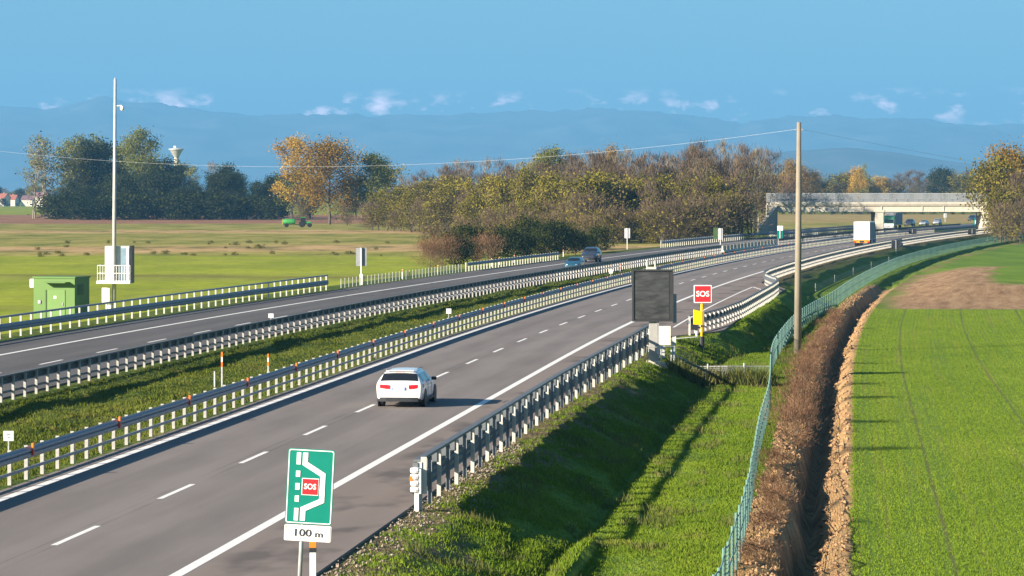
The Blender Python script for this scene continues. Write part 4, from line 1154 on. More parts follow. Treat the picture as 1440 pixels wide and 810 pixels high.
gp = at(1250, 323, 0); hd = heading(gp.y) + math.pi
gl = empty('lorry', (gp.x, gp.y, 0), hd, 'green cab lorry coming towards the bridge behind its central pier', 'lorry')
mb = MB(); mb.prism([(0, .45), (0.1, 1.4), (-.15, 2.9), (-.7, 3.3), (-2.2, 3.3), (-2.2, .45)], -1.24, 1.24, 'x'); cb = mb.build('cab', M['truckgreen'], gl, .06)
mb = MB(); mb.add([(-1.1, .085, 1.55), (1.1, .085, 1.55), (1.05, -.13, 2.75), (-1.05, -.13, 2.75)], [(0, 1, 2, 3)]); mb.build('windscreen', M['glass'], cb)
mb = MB(); mb.box((0, .06, 1.15), (2.3, .12, .5)); mb.build('grille', M['white'], cb)
mb = MB(); mb.box((0, .05, .62), (2.4, .14, .4)); bu = mb.build('bumper', M['lightgrey'], cb)
for sd in (1, -1):
    mb = MB(); mb.box((sd * .95, .13, .68), (.35, .06, .2)); mb.build('headlight', M['headlamp'], cb)
    mb = MB(); mb.box((sd * 1.42, -.1, 2.1), (.2, .14, .75)); mb.build('mirror', M['dark'], cb)
mb = MB(); mb.box((0, -7.6, 2.55), (2.55, 10.4, 2.9)); mb.build('trailer', M['truckside'], gl, .04)
for y in (-1.0, -4.2, -9.6, -11.0):
    for sd in (1, -1): wheel(gl, sd * 1.02, y, .5, .4)

# tractor with trailer in the far field
tp = at(428, 319.5, -.8)
tr = empty('tractor', (tp.x, tp.y, -.8), 0, 'green farm tractor in the far field in front of the yellow trees', 'tractor')
mb = MB(); mb.prism([(-.9, .8), (1.9, .8), (1.95, 1.35), (1.7, 1.55), (.4, 1.6), (-.9, 1.6)], -.45, .45); mb.build('body', M['tractor'], tr, .05)
mb = MB(); mb.prism([(-1.0, 1.55), (.45, 1.55), (.25, 2.7), (-.85, 2.7)], -.72, .72); cb = mb.build('cab', M['glass'], tr)
mb = MB(); mb.box((-.3, 0, 2.75), (1.5, 1.6, .14)); mb.build('roof', M['tractor'], cb)
def ywheel(parent, x, y, r, w):
    mb = MB(); mb.lathe([(r * .5, -w / 2), (r * .95, -w / 2), (r, -w / 4), (r, w / 4), (r * .95, w / 2), (r * .5, w / 2)], (0, 0, 0), 16, 'y'); o = mb.build('wheel', M['black'], parent); o.location = (x, y, r)
    mb = MB(); mb.lathe([(.02, -w / 2 + .02), (r * .5, -w / 2 + .04), (r * .5, w / 2 - .04), (.02, w / 2 - .02)], (0, 0, 0), 12, 'y'); mb.build('rim', M['white'], o)
for y in (-.85, .85): ywheel(tr, -.6, y, .85, .45); ywheel(tr, 1.45, y * .9, .6, .35)
tt = empty('farm_trailer', (at_d(406.5, tp.y), tp.y, -.8), 0, 'low green tank trailer hitched behind the farm tractor', 'trailer')
mb = MB(); mb.lathe([(.1, -1.75), (.72, -1.6), (.78, -1.5), (.78, 1.5), (.72, 1.6), (.1, 1.75)], (0, 0, 1.5), 16, 'x'); mb.build('tank', M['tractor'], tt, smooth=True)
mb = MB(); mb.box((-1.8, 0, 1.45), (.14, 1.3, 1.4)); mb.build('end_panel', plain('trailer_yellow', (.5, .5, .12), .6), tt)
mb = MB(); mb.tube([(1.6, 0, .8), (3.0, 0, .75)], .09, 6); mb.build('drawbar', M['dark'], tt)
for y in (-.8, .8): ywheel(tt, -.7, y, .55, .4)

# ------------------------------------------------------------------ trees
def make_tree(seed, H, base, spread, kind, nleaf, lsize, env=1.0, stems=1, nl=9, droop=.0, twig=False, openness=.0, flat=.0):
    rg = random.Random(seed); nr = np.random.RandomState(seed)
    trunk = MB(); tips = []
    for s_ in range(stems):
        ang = rg.uniform(0, 6.28); lean = (.12 if stems > 1 else .03) * H
        bx0 = Vector((rg.uniform(-.4, .4), rg.uniform(-.4, .4), -.4)) * (1 if stems > 1 else .2)
        bx0.z = -.4
        topv = Vector((math.cos(ang) * lean * rg.uniform(.4, 1), math.sin(ang) * lean * rg.uniform(.4, 1), H * rg.uniform(.86, .97)))
        tp_ = []
        for k in range(7):
            t = k / 6; q = bx0.lerp(topv, t) + Vector((rg.uniform(-1, 1), rg.uniform(-1, 1), 0)) * H * .012 * (k > 0); tp_.append(q)
        r0 = H * .018 / math.sqrt(stems)
        trunk.tube(tp_, [r0 * (1 - .88 * k / 6) for k in range(7)], 6)
        def on(t):
            k = min(5, int(t * 6)); return tp_[k].lerp(tp_[k + 1], t * 6 - k)
        for i in range(nl):
            t = base + (1 - base) * (i + rg.random()) / nl * .97
            rel = (t - base) / (1 - base)
            prof = math.sin(math.pi * (.12 + .80 * rel) ** (.75 if flat == 0 else .55)) ** .7 * env + (1 - env) * (1 - rel)
            ln_ = spread * max(.18, prof) * rg.uniform(.7, 1.12)
            a = i * 2.4 + rg.uniform(-.5, .5)
            up = rg.uniform(.35, .8) - droop
            d = Vector((math.cos(a), math.sin(a), up)).normalized()
            p0_ = on(t); bend = Vector((0, 0, rg.uniform(.0, .25) * ln_))
            p1_ = p0_ + d * ln_ * .5; p2_ = p0_ + d * ln_ + bend
            trunk.tube([p0_, p1_, p2_], [r0 * .38 * (1 - .5 * rel), r0 * .25, r0 * .06], 4, False)
            tips += [(p2_, 1.0), (p1_.lerp(p2_, .5), .9), (p1_, .6)]
            for j in range(4):
                q = p0_.lerp(p2_, rg.uniform(.3, .95)); d2_ = (d + Vector((rg.uniform(-1, 1), rg.uniform(-1, 1), rg.uniform(-.3, .9)))).normalized()
                e = q + d2_ * ln_ * rg.uniform(.28, .5); trunk.tube([q, e], [r0 * .13, r0 * .03], 3, False); tips.append((e, .9))
        tips.append((tp_[-1], 1.0))
    tips = [t for t in tips if rg.random() > openness]
    P = np.array([t[0][:] for t in tips]); nt = len(P); clump = nr.rand(nt)
    # clumps that catch a similar tone when they sit close together
    idx = nr.randint(0, nt, nleaf)
    rad_ = spread * (.20 if not twig else .17)
    c = P[idx] + nr.normal(0, 1, (nleaf, 3)) * np.array([rad_, rad_, rad_ * .8])
    c[:, 2] = np.maximum(c[:, 2], .35)
    size = lsize * nr.uniform(.6, 1.4, nleaf)
    a = nr.normal(0, 1, (nleaf, 3)); a /= np.linalg.norm(a, axis=1)[:, None]
    if twig:
        out = c - np.array([0, 0, H * .35]); out /= np.linalg.norm(out, axis=1)[:, None] + 1e-6
        a = out * .8 + a * .6 + np.array([0, 0, .5]); a /= np.linalg.norm(a, axis=1)[:, None]
    b = np.cross(a, nr.normal(0, 1, (nleaf, 3))); b /= np.linalg.norm(b, axis=1)[:, None] + 1e-6
    la, lb = (size * 1.0, size * .75) if not twig else (size * 2.0, size * .15)
    v = np.stack([c - a * la[:, None] * .5 - b * lb[:, None] * .5, c - a * la[:, None] * .5 + b * lb[:, None] * .5, c + a * la[:, None] * .5 + b * lb[:, None] * .35, c + a * la[:, None] * .5 - b * lb[:, None] * .35], 1).reshape(-1, 3)
    fcs = np.arange(nleaf * 4).reshape(-1, 4)
    uv = np.repeat(np.stack([clump[idx], nr.rand(nleaf)], 1), 4, 0)
    crown = fast_mesh('crown', v, fcs, uv)
    return trunk, crown
def variant(seed, H, base, spread, nleaf, lsize, leaf, bark='bark', extra=None, **kw):
    tb, cm = make_tree(seed, H, base, spread, None, nleaf, lsize, **kw)
    tm = tb.mesh('trunk'); tm.materials.append(M[bark]); cm.materials.append(M[leaf])
    ex_ = None
    if extra:
        _, ex_ = make_tree(seed, H * extra[3], base, spread * .95, None, extra[1], extra[2], **{**kw, 'twig': False}); ex_.materials.append(M[extra[0]])
    return tm, cm, ex_, H
V = {
 'dark': [variant(11 + i, 16, .12, 5.2, 7000, .33, 'leaf_dark', nl=12) for i in range(3)],
 'greentall': [variant(21 + i, 24, .22, 5.8, 8000, .33, 'leaf_green', nl=13) for i in range(2)],
 'paletall': [variant(31 + i, 26, .3, 4.6, 2600, .36, 'leaf_pale', 'bark_pale', nl=12, openness=.1, extra=None) for i in range(2)],
 'poplar': [variant(41 + i, 28, .32, 5.2, 1300, .36, 'leaf_pale', 'bark_pale', nl=10, openness=.2, stems=2, extra=('twig_grey', 400, .5, 1.0)) for i in range(2)],
 'gold': [variant(51 + i, 22, .08, 7.6, 15000, .33, 'leaf_gold', nl=20) for i in range(2)],
 'orange': [variant(56 + i, 22, .2, 5.2, 6500, .33, 'leaf_orange', nl=13, extra=('leaf_green', 1100, .42, .55)) for i in range(2)],
 'bare': [variant(61 + i, 17, .22, 3.3, 2000, .36, ('twig_brown', 'twig_dark', 'twig_brown')[i % 3], 'bark', nl=15, twig=True, stems=1 + i % 2, openness=.12, extra=('leaf_olive', 130 + 260 * (i % 3), .30, .8)) for i in range(6)],
 'baregrey': [variant(71 + i, 17, .4, 2.6, 800, .34, 'twig_grey', 'bark_pale', nl=13, twig=True, openness=.3, extra=None) for i in range(3)],
 'olive': [variant(81 + i, 12, .08, 4.6, 4200, .29, 'leaf_olive', nl=14, extra=('twig_brown', 500, .3, .9)) for i in range(3)],
 'brownbush': [variant(91 + i, 8, .03, 3.9, 2600, .30, 'twig_brown', nl=12, twig=True, stems=3, extra=('leaf_olive', 420, .32, .9)) for i in range(3)],
 'bush': [variant(101 + i, 5, .02, 3.4, 3000, .28, 'leaf_bush', nl=12, stems=3) for i in range(3)],
 'weed': [variant(121 + i, 1.0, .02, .8, 420, .14, 'leaf_weed', nl=6, stems=3) for i in range(3)],
 'redbush': [variant(111 + i, 3.6, .02, 2.8, 4200, .15, 'twig_red', nl=12, stems=3, twig=True) for i in range(2)],
}
def plant(name, kind, k, x, Z, H, label, cat='tree', group=None, wide=1.0, z=None, rz=None):
    tm, cm, ex_, H0 = V[kind][k % len(V[kind])]
    z = G(x, Z) if z is None else z
    o = empty(name, (x, Z, z - .05), (x * 1.7 + Z * .9) % 6.28 if rz is None else rz, label, cat, group)
    s = H / H0; o.scale = (s * wide, s * wide, s)
    mesh_obj('trunk', tm, None, o); mesh_obj('crown', cm, None, o)
    if ex_ is not None: mesh_obj('leaf_sprays', ex_, None, o)
    return o
rnd = random.Random(5)
def tree_px(kind, k, px, top, Z, label, group=None, wide=1.0, name='tree', cat='tree', zb=-.8):
    x = at_d(px, Z); H = CAMH - (top - HOR) / F * Z - zb
    return plant(name, kind, k, x, Z, H, label, cat, group, wide, zb)
# left group beyond the fields
GL = 'trees in the left grove beyond the fields'
tree_px('poplar', 0, 48, 200, 1180, 'sparse leaning poplar at the left end of the left grove', GL)
tree_px('poplar', 1, 67, 188, 1190, 'sparse wide poplar with bare pale trunk, second from the left of the grove', GL, 1.3)
for i, (px, tp2) in enumerate(((92, 186), (104, 190), (121, 192), (136, 190))):
    tree_px('paletall', i, px, tp2, 1185 + 9 * i, 'tall thin pale tree in the loose row left of the camera mast', GL, .95)
tree_px('greentall', 0, 199, 184, 1180, 'tallest broad light green tree right behind the camera mast', GL, 1.0)
tree_px('paletall', 1, 182, 193, 1200, 'pale tall tree just right of the camera mast', GL)
for i in range(15):
    px = 100 + i * 20 + rnd.uniform(-6, 6); tp2 = 254 + rnd.uniform(-14, 10)
    if px > 350: tp2 += 4
    tree_px('dark', i, px, tp2, 1140 + rnd.uniform(0, 30), 'dense dark evergreen tree in the shaded front of the left grove', GL, rnd.uniform(.95, 1.25))
for i in range(14):
    px = 100 + i * 21.5 + rnd.uniform(-6, 6); tp2 = float(np.interp(px, [84, 160, 200, 230, 262, 285, 300, 330, 350, 370, 400], [204, 198, 205, 224, 230, 222, 226, 240, 252, 246, 252])) + rnd.uniform(-5, 8)
    tree_px(('paletall', 'baregrey', 'dark', 'greentall')[i % 4], i, px, tp2, 1195 + rnd.uniform(0, 45), ('pale thin tree in the rear row of the left grove', 'bare grey tree in the rear row of the left grove', 'dark tree in the rear row of the left grove', 'green tree in the rear row of the left grove')[i % 4], GL, 1.1)
for i in range(17):
    px = 82 + i * 19.0 + rnd.uniform(-5, 5)
    tree_px('bush', i, px, 281 + rnd.uniform(-6, 5), 1120 + rnd.uniform(0, 12), 'low dark bush along the foot of the left grove', 'bushes at the foot of the left grove', 1.5, 'bush', 'bush')
# specimen trees
tree_px('orange', 0, 411, 197, 1120, 'orange-yellow tree left of the broad golden tree', None, 1.0)
tree_px('gold', 0, 463, 201, 955, 'broad golden brown tree standing alone in the field edge', None, 1.1)
tree_px('greentall', 1, 522, 208, 960, 'tall green tree right of the broad golden tree', None, 1.1)
tree_px('olive', 1, 541, 235, 985, 'olive yellow tree at the left end of the brown wood', None, .9)
for i, px in enumerate((395, 436, 500)): tree_px('dark', i, px, 250, 1170, ('dark tree behind the tractor', 'dark tree between the orange and golden trees', 'dark tree behind the golden and green trees')[i], None, 1.2)
tree_px('brownbush', 0, 424, 286, 1000, 'small bare brown tree right behind the tractor', None, .9)
tree_px('brownbush', 1, 488, 291, 930, 'small round bare tree right of the golden tree', None, .9)
# the brown wood
GW = 'trees of the brown autumn wood'
def ipx(px, tab): return float(np.interp(px, [t[0] for t in tab], [t[1] for t in tab]))
TOPS = [(520, 268), (545, 248), (580, 236), (640, 231), (700, 226), (760, 218), (800, 212), (850, 211), (900, 214), (950, 208), (1000, 200), (1040, 208), (1090, 214)]
FRONT = [(520, 800), (600, 740), (700, 640), (830, 592), (900, 590), (1000, 588), (1040, 592), (1070, 690), (1090, 720)]
labs = {'bare': 'leafless brown tree with a few yellow leaves in the wood', 'baregrey': 'leafless grey tree rising from the back of the wood', 'olive': 'olive yellow leafy tree in the front of the wood', 'brownbush': 'brown leafless shrub along the front of the wood', 'greentall': 'pale green tree top in the middle of the wood'}
k = 0
for px in np.arange(556, 1074, 11.5):
    px = float(px) + rnd.uniform(-5, 5); Zf = ipx(px, FRONT); top_ = ipx(px, TOPS)
    tree_px('bare', k, px, top_ + rnd.uniform(-2, 30), Zf + rnd.uniform(35, 75), labs['bare'], GW, rnd.uniform(.85, 1.15), zb=-.7)
    tree_px('baregrey' if k % 3 else 'bare', k + 2, px + 6, top_ + rnd.uniform(-12, 18), Zf + rnd.uniform(75, 130), labs['baregrey' if k % 3 else 'bare'], GW, rnd.uniform(.8, 1.1), zb=-.7)
    k += 1
k = 0
for px in np.arange(536, 1040, 14.5):
    px = float(px) + rnd.uniform(-5, 5); Zf = ipx(px, FRONT); t_ = ipx(px, TOPS)
    kd = 'olive' if k % 5 in (0, 2) else 'bare'
    low = rnd.uniform(.5, .85)
    top_ = t_ + (HOR + 8 - t_) * low * .9
    tree_px(kd, k, px, top_, Zf + rnd.uniform(14, 34), labs[kd], GW, rnd.uniform(1.0, 1.3) if kd != 'brownbush' else .8, zb=-.7); k += 1
for px in np.arange(524, 1036, 17):
    px = float(px) + rnd.uniform(-4, 4); Zf = ipx(px, FRONT)
    kd = 'brownbush' if k % 2 else 'olive'
    tree_px(kd, k, px, 288 + rnd.uniform(-16, 16), Zf + rnd.uniform(0, 10), labs[kd], GW, rnd.uniform(1.0, 1.4), zb=-.6); k += 1
tree_px('greentall', 0, 776, 210, 690, 'pale green tree top in the middle of the wood', GW, 1.0)
tree_px('gold', 1, 853, 214, 700, 'tree with golden top above the middle of the wood', GW, .6)
tree_px('olive', 2, 741, 236, 640, 'yellow-green tall tree at the left of the middle of the wood', GW, .55)
# hedge by the far carriageway
GB = 'dark evergreen bushes beside the far carriageway'
for i, (px, tp2, yb) in enumerate(((640, 322, 373), (667, 333, 368), (702, 326, 366), (716, 321, 363), (735, 326, 362), (757, 319, 360), (772, 318, 359), (790, 318, 358), (808, 319, 357), (826, 318, 355), (845, 324, 353), (655, 326, 366), (745, 316, 357), (815, 322, 352))):
    p = at(px, yb, -.3)
    tree_px('bush', i, px, tp2 + rnd.uniform(-4, 16), p.y + 3, 'dark evergreen bush in the hedge close to the far carriageway', GB, .95, 'bush', 'bush', -.35)
for i, (px, tp2, yb) in enumerate(((608, 343, 377), (622, 338, 374), (683, 336, 368))):
    p = at(px, yb, -.3); tree_px('redbush', i, px, tp2, p.y + 2, ('low reddish shrub at the left end of the dark hedge', 'taller reddish shrub at the left end of the dark hedge', 'reddish shrub between two dark bushes of the hedge')[i], None, 1.0, 'shrub', 'shrub', -.35)
for i, (px, tp2, yb) in enumerate(((690, 312, 355), (735, 300, 352), (775, 300, 350), (655, 310, 358), (830, 305, 348), (610, 320, 362))):
    p = at(px, yb, -.4); tree_px('brownbush', i, px, tp2, p.y + 10, 'brown leafless shrub behind the dark hedge', 'brown shrubs behind the dark hedge', 1.1, 'shrub', 'shrub', -.5)
# right of the bridge
for i, (kd, px, tp2, Z, lab) in enumerate((('olive', 1400, 224, 640, 'dense yellow-olive tree hiding the right end of the bridge'), ('gold', 1422, 212, 655, 'tallest golden tree at the right picture edge'), ('bare', 1428, 240, 632, 'brown leafless tree at the right edge in front of the golden tree'),
                                           ('olive', 1446, 214, 668, 'olive tree cut by the right picture edge'), ('brownbush', 1412, 290, 628, 'brown bush at the foot of the trees by the right abutment'), ('brownbush', 1436, 286, 622, 'brown bush at the right edge under the olive tree'), ('olive', 1408, 262, 634, 'lower yellow tree in front of the abutment trees'))):
    tree_px(kd, i, px, tp2, Z, lab, None, 1.0 if kd != 'olive' else .8, zb=-1.3)
# far tree line behind the bridge
GF = 'far autumn trees beyond the bridge'
kinds = ['bare', 'olive', 'bare', 'orange', 'gold', 'bare', 'dark']
fl = {'bare': 'brown leafless tree in the far line beyond the bridge', 'olive': 'yellow-olive tree in the far line beyond the bridge', 'orange': 'orange tree in the far line beyond the bridge', 'gold': 'golden tree in the far line beyond the bridge', 'dark': 'dark tree in the far line beyond the bridge'}
for i in range(40):
    px = 1082 + i * 8.2 + rnd.uniform(-3, 3); kd = kinds[(i * 5 + i // 3) % 7]
    if px > 1240 and kd in ('orange', 'gold'): kd = 'bare'
    tree_px(kd, i, px, 252 + rnd.uniform(-8, 8) - (6 if px > 1260 else 0), 1500 + rnd.uniform(-40, 60), fl[kd], GF, 1.15)
tree_px('gold', 1, 1117, 229, 1450, 'tall golden tree just left of the utility pole beyond the bridge', None, .9)
tree_px('orange', 1, 1207, 232, 1450, 'tall orange tree above the middle of the bridge', None, .8)
tree_px('paletall', 1, 1213, 231, 1462, 'sparse tall tree beside the orange tree above the bridge', None, .7)
tree_px('orange', 0, 1146, 243, 1455, 'yellow tree right of the utility pole above the bridge', None, .7)
tree_px('redbush', 0, 1093, 256, 1440, 'dark red tree left of the utility pole above the bridge', None, .8)
for i in range(22):
    px = 1085 + i * 14.2; tree_px('dark', i, px, 285 + rnd.uniform(-4, 4), 1400 + rnd.uniform(0, 20), 'low dark tree under the bridge at the far field edge', 'low dark trees at the far field edge', 1.8)
# trees around the far village and along the horizon
for i in range(12):
    px = -14 + i * 10.5; tree_px(('olive', 'dark', 'bare')[i % 3], i, px, 264 + rnd.uniform(-5, 6), 2380 + rnd.uniform(0, 60), ('pale yellow tree near the far village', 'dark tree near the far village', 'brown tree near the far village')[i % 3], 'trees around the far village', 1.2)
tree_px('dark', 1, 4, 279, 2200, 'dark round tree in front of the far village at the left picture edge', None, 1.6)

# weeds in the left field, dead shrubs in the ditch
for i in range(40):
    px = rnd.uniform(0, 560); yb = rnd.choice((360, 359, 357, 344, 343, 350)) + rnd.uniform(-2, 2)
    p = at(px, yb, -.8); plant('weed_clump', 'weed', i, p.x, p.y, rnd.uniform(.3, .7), 'dark weed clump in the tan strip of the far left field', 'weed', 'weed clumps in the left field', rnd.uniform(.7, 1.6), -.8)
for i, (px, py, Hh, lab) in enumerate(((1116, 640, 1.6, 'largest reddish dead shrub beside the ditch'), (1122, 600, 1.5, 'reddish dead shrub beside the ditch, second from the near end of the clump'), (1128, 565, 1.5, 'reddish dead shrub beside the ditch, middle of the clump'), (1135, 545, 1.3, 'low reddish dead shrub at the far end of the clump'),
                                       (1092, 745, .9, 'small dead shrub low beside the near fence'), (1150, 515, 1.1, 'dry shrub by the ditch near the utility pole'), (1160, 490, 1.0, 'small dry shrub right of the utility pole'), (1175, 465, 1.0, 'farthest dry shrub beside the ditch'))):
    p = at(px, py, -1.3); plant('dead_shrub', 'redbush', i, p.x, p.y, Hh, lab, 'shrub', 'dead shrubs beside the ditch', .80 if i < 4 else .9, G(p.x, p.y))
for i in range(16):
    Z = 80 + 11 * i + rnd.uniform(-3, 3); u = rnd.uniform(12.2, 12.95)
    plant('dead_shrub', 'redbush', i, R(Z) + u, Z, rnd.uniform(.35, .75), 'small tuft of dry reddish scrub along the top of the ditch bank', 'shrub', 'small scrub tufts on the ditch bank', rnd.uniform(1.0, 1.6), G(R(Z) + u, Z))

# ------------------------------------------------------------------ far village and water tower
def house(px, Z, w, h, d, rh, roof, lab, rz=0.0):
    o = empty('house', (at_d(px, Z), Z, -.8), rz, lab, 'house', 'far village houses')
    mb = MB(); mb.prism([(-w / 2, 0), (w / 2, 0), (w / 2, h), (0, h + rh - .15), (-w / 2, h)], 0, d); mb.build('wall', M['wall'], o)
    mb = MB(); e = .5
    mb.prism([(-w / 2 - e, h - .3), (0, h + rh), (w / 2 + e, h - .3), (w / 2 + e, h), (0, h + rh + .3), (-w / 2 - e, h)], -.5, d + .5); rf = mb.build('roof', M[roof], o)
    mb = MB(); mb.box((w * .2, d * .4, h + rh), (.8, .8, 1.8)); mb.build('chimney', M['concrete_grey'], rf)
    for x in (-w * .27, w * .27):
        for zz in ((1.6, 4.3) if h > 5 else (1.6,)):
            mb = MB(); mb.box((x, -.03, zz), (1.2, .1, 1.4)); mb.build('window', M['glass'], o)
    mb = MB(); mb.box((0, -.03, 1.1), (1.1, .1, 2.2)); mb.build('door', M['dark'], o)
house(10, 2300, 10, 6, 9, 3, 'roof_red', 'red-roofed house in the far village at the left edge', rad(70))
house(24, 2330, 9, 5, 9, 3, 'roof_red', 'second red-roofed house of the far village, right of the first', rad(80))
house(48, 2310, 12, 5, 8, 2.6, 'roof_purple', 'low house with grey roof in the far village behind the poplars', rad(85))
house(68, 2250, 9, 7, 9, 3, 'roof_purple', 'tall house with purple-brown roof behind the pale poplar trunk', rad(75))
Zw = 2000.0; wt = empty('water_tower', (at_d(248, Zw), Zw, -.8), 0, 'white topped water tower rising behind the left grove', 'water tower')
wz = lambda py: CAMH - (py - HOR) / F * Zw + .8
mb = MB(); mb.lathe([(1.6, 0), (1.5, wz(222)), (1.4, wz(221))], (0, 0, 0), 16); mb.build('shaft', M['concrete'], wt)
mb = MB(); mb.lathe([(1.4, wz(222)), (2.3, wz(218)), (3.6, wz(213)), (4.3, wz(210.5)), (.2, wz(210.3))], (0, 0, 0), 20); mb.build('tank', M['concrete_grey'], wt)
mb = MB(); mb.lathe([(.2, wz(210.8)), (4.9, wz(210.5)), (4.9, wz(209.3)), (2, wz(208.5)), (.1, wz(207.5))], (0, 0, 0), 20); mb.build('roof', M['lightgrey'], wt)
mb = MB(); mb.box((-1, 0, wz(206.5)), (1.4, 1.4, 1.2)); mb.build('hatch', M['white'], wt)

# ------------------------------------------------------------------ mountains
def fbm(x, y, o=5, s=0):
    v = 0; a = 1; f = 1
    for _ in range(o): v += a * n3(x * f + s, y * f - s, s * .7); a *= .5; f *= 2.05
    return v
def ridge(x, y, o=5, s=0):
    v = 0; a = 1; f = 1
    for _ in range(o): v += a * (1 - 2 * abs(n3(x * f + s, y * f - s, s * .7))); a *= .52; f *= 2.1
    return v
t = NT('mountain_rock'); n = t.noise(t.pos(), .002, 6, .65)
t.bsdf(t.ramp(n, [(.35, (.05, .07, .07)), (.65, (.14, .15, .15))]), .95, 0, None, .1); M['rock'] = t.m
def mountains(name, Z0, Z1, X0, X1, nx, ny, hf):
    v = []; f = []
    for j in range(ny):
        Y = Z0 + (Z1 - Z0) * j / (ny - 1)
        for i in range(nx):
            X = X0 + (X1 - X0) * i / (nx - 1); v.append((X, Y, hf(X, Y, j / (ny - 1)) - 2.2))
    for j in range(ny - 1):
        for i in range(nx - 1): q = j * nx + i; f.append((q, q + 1, q + nx + 1, q + nx))
    o = mesh_obj(name, fast_mesh(name, v, f, None, [M['rock']], None, True)); o["kind"] = 'structure'; return o
def hf_main(X, Y, t):
    px = 720 + X / Y * F
    base = float(np.interp(px, [-300, 0, 60, 140, 220, 330, 450, 600, 720, 800, 890, 980, 1040, 1110, 1180, 1260, 1340, 1440, 1800], [158, 156, 160, 146, 154, 162, 166, 168, 164, 160, 160, 172, 180, 172, 168, 170, 178, 184, 176]))
    hpk = (HOR - base) / F * 23000
    env = math.sin(math.pi * min(1, t / .62) * .5) ** 1.3 if t < .62 else 1 - ((t - .62) / .38) ** 2 * .5
    return max(0, hpk * env * (.86 + .10 * ridge(X / 1300, Y / 1300, 6, 3.3)) + 30 * ridge(X / 420, Y / 420, 4, 8) * env)
mountains('mountains', 17500, 26500, -7500, 7500, 300, 56, hf_main)
def hf_hill(X, Y, t):
    px = 720 + X / Y * F
    base = float(np.interp(px, [900, 985, 1040, 1110, 1190, 1260, 1330, 1400, 1500, 1700], [272, 236, 213, 206, 203, 210, 220, 228, 238, 250]))
    hpk = (HOR - base) / F * 12300
    return max(-1, hpk * math.sin(math.pi * t) * (.97 + .06 * fbm(X / 900, Y / 900, 4, 1.3)))
mountains('hill', 11200, 13600, 400, 3600, 120, 24, hf_hill)

# ------------------------------------------------------------------ grass and crop
def blades(name, n, fsample, hlo, hhi, wid, m, seed, nb=3):
    nr = np.random.RandomState(seed); rg = random.Random(seed)
    base = []
    while len(base) < n:
        u, Z, k = fsample(rg)
        if k: base.append((R(Z) + u, Z, ground(u, Z) - .02, k))
    B = np.array(base); N = len(B)
    v = np.zeros((N, nb, 3, 3), np.float32); uv = np.zeros((N, nb, 3, 2), np.float32)
    for b in range(nb):
        ang = nr.uniform(0, 2 * np.pi, N); hh = nr.uniform(hlo, hhi, N) * B[:, 3]; w = wid * nr.uniform(.6, 1.4, N) * B[:, 3]
        lean = nr.uniform(.1, .7, N) * hh; ox = nr.normal(0, .06, N); oy = nr.normal(0, .06, N); la = nr.uniform(0, 2 * np.pi, N)
        cx, cy = B[:, 0] + ox, B[:, 1] + oy
        v[:, b, 0] = np.stack([cx - np.cos(ang) * w, cy - np.sin(ang) * w, B[:, 2]], 1)
        v[:, b, 1] = np.stack([cx + np.cos(ang) * w, cy + np.sin(ang) * w, B[:, 2]], 1)
        v[:, b, 2] = np.stack([cx + np.cos(la) * lean, cy + np.sin(la) * lean, B[:, 2] + hh], 1)
        r = nr.rand(N); uv[:, b, :, 0] = r[:, None]
    me = fast_mesh(name, v.reshape(-1, 3), np.arange(N * nb * 3).reshape(-1, 3), uv.reshape(-1, 2), [m])
    return tag(mesh_obj(name, me), kind='stuff')
def s_verge(rg):
    Z = 66 * (260 / 66) ** rg.random(); u = rg.uniform(3.25, 11.85)
    if u < 3.15 + lay(Z) + .1 or (u < 6.2 and rg.random() > .02 + .26 * (u - 3.2) + .35 * n3(u * .9, Z * .4, 21)): return 0, 0, 0
    d = n3(u * .5, Z * .22, 3) + .6 * n3(u * 1.6, Z * .8, 6)
    if d < -.3 and rg.random() < .7: return 0, 0, 0
    return u, Z, .75 + .6 * max(0, d + .3)
tag(blades('verge_grass', 145000, s_verge, .04, .125, .021, M['verge_blades'], 3))
def s_median(rg):
    Z = 84 * (420 / 84) ** rg.random(); u = rg.uniform(-19.4 + dL(Z), -9.9)
    d = n3(u * .5, Z * .22, 13)
    return u, Z, .8 + .6 * max(0, d + .3)
blades('median_grass', 60000, s_median, .05, .15, .03, M['median_blades'], 4)
tcrop = grassmat('crop_blades', (.085, .155, .012), (.13, .205, .018), (.185, .245, .03), True, dryk=0.0); M['crop'] = tcrop
def s_crop(rg):
    Z = 64 * (269 / 64) ** rg.random(); u = 15.1 + .28 * int(rg.random() * 110) + rg.gauss(0, .055)
    k = (u - 15.4) / 4.6; k = abs(k - math.floor(k) - .5)
    if n3(u * 1.7, Z * .012, 41) > .22 and rg.random() < .6: return 0, 0, 0
    if k < .022 or (R(Z) + u) / Z > .17: return 0, 0, 0
    return u, Z, 1.0
blades('crop', 120000, s_crop, .035, .085, .019, M['crop'], 6)
def s_dry(rg):
    Z = 75 * (300 / 75) ** rg.random(); u = rg.uniform(11.9, 13.1)
    if n3(u * .8, Z * .35, 17) < .05: return 0, 0, 0
    return u, Z, .6 + rg.random()
M['dry_blades'] = grassmat('dry_blades', (.22, .13, .06), (.38, .24, .115), (.52, .36, .18), True, dryk=.2)
blades('dry_grass', 5000, s_dry, .04, .13, .012, M['dry_blades'], 7)
def s_cross(rg):
    t_ = rg.random(); x = dp.x + .9 + t_ * (R(164) + fu(164) - dp.x - .9); Z = dp.y - 1.3 - 1.3 * t_ + rg.gauss(0, .25); return x - R(Z), Z, .8 + rg.random()
M['rank_blades'] = grassmat('rank_blades', (.05, .075, .02), (.10, .13, .03), (.17, .16, .06), True, dryk=.6)
blades('rank_grass', 1400, s_cross, .3, .75, .03, M['rank_blades'], 8)
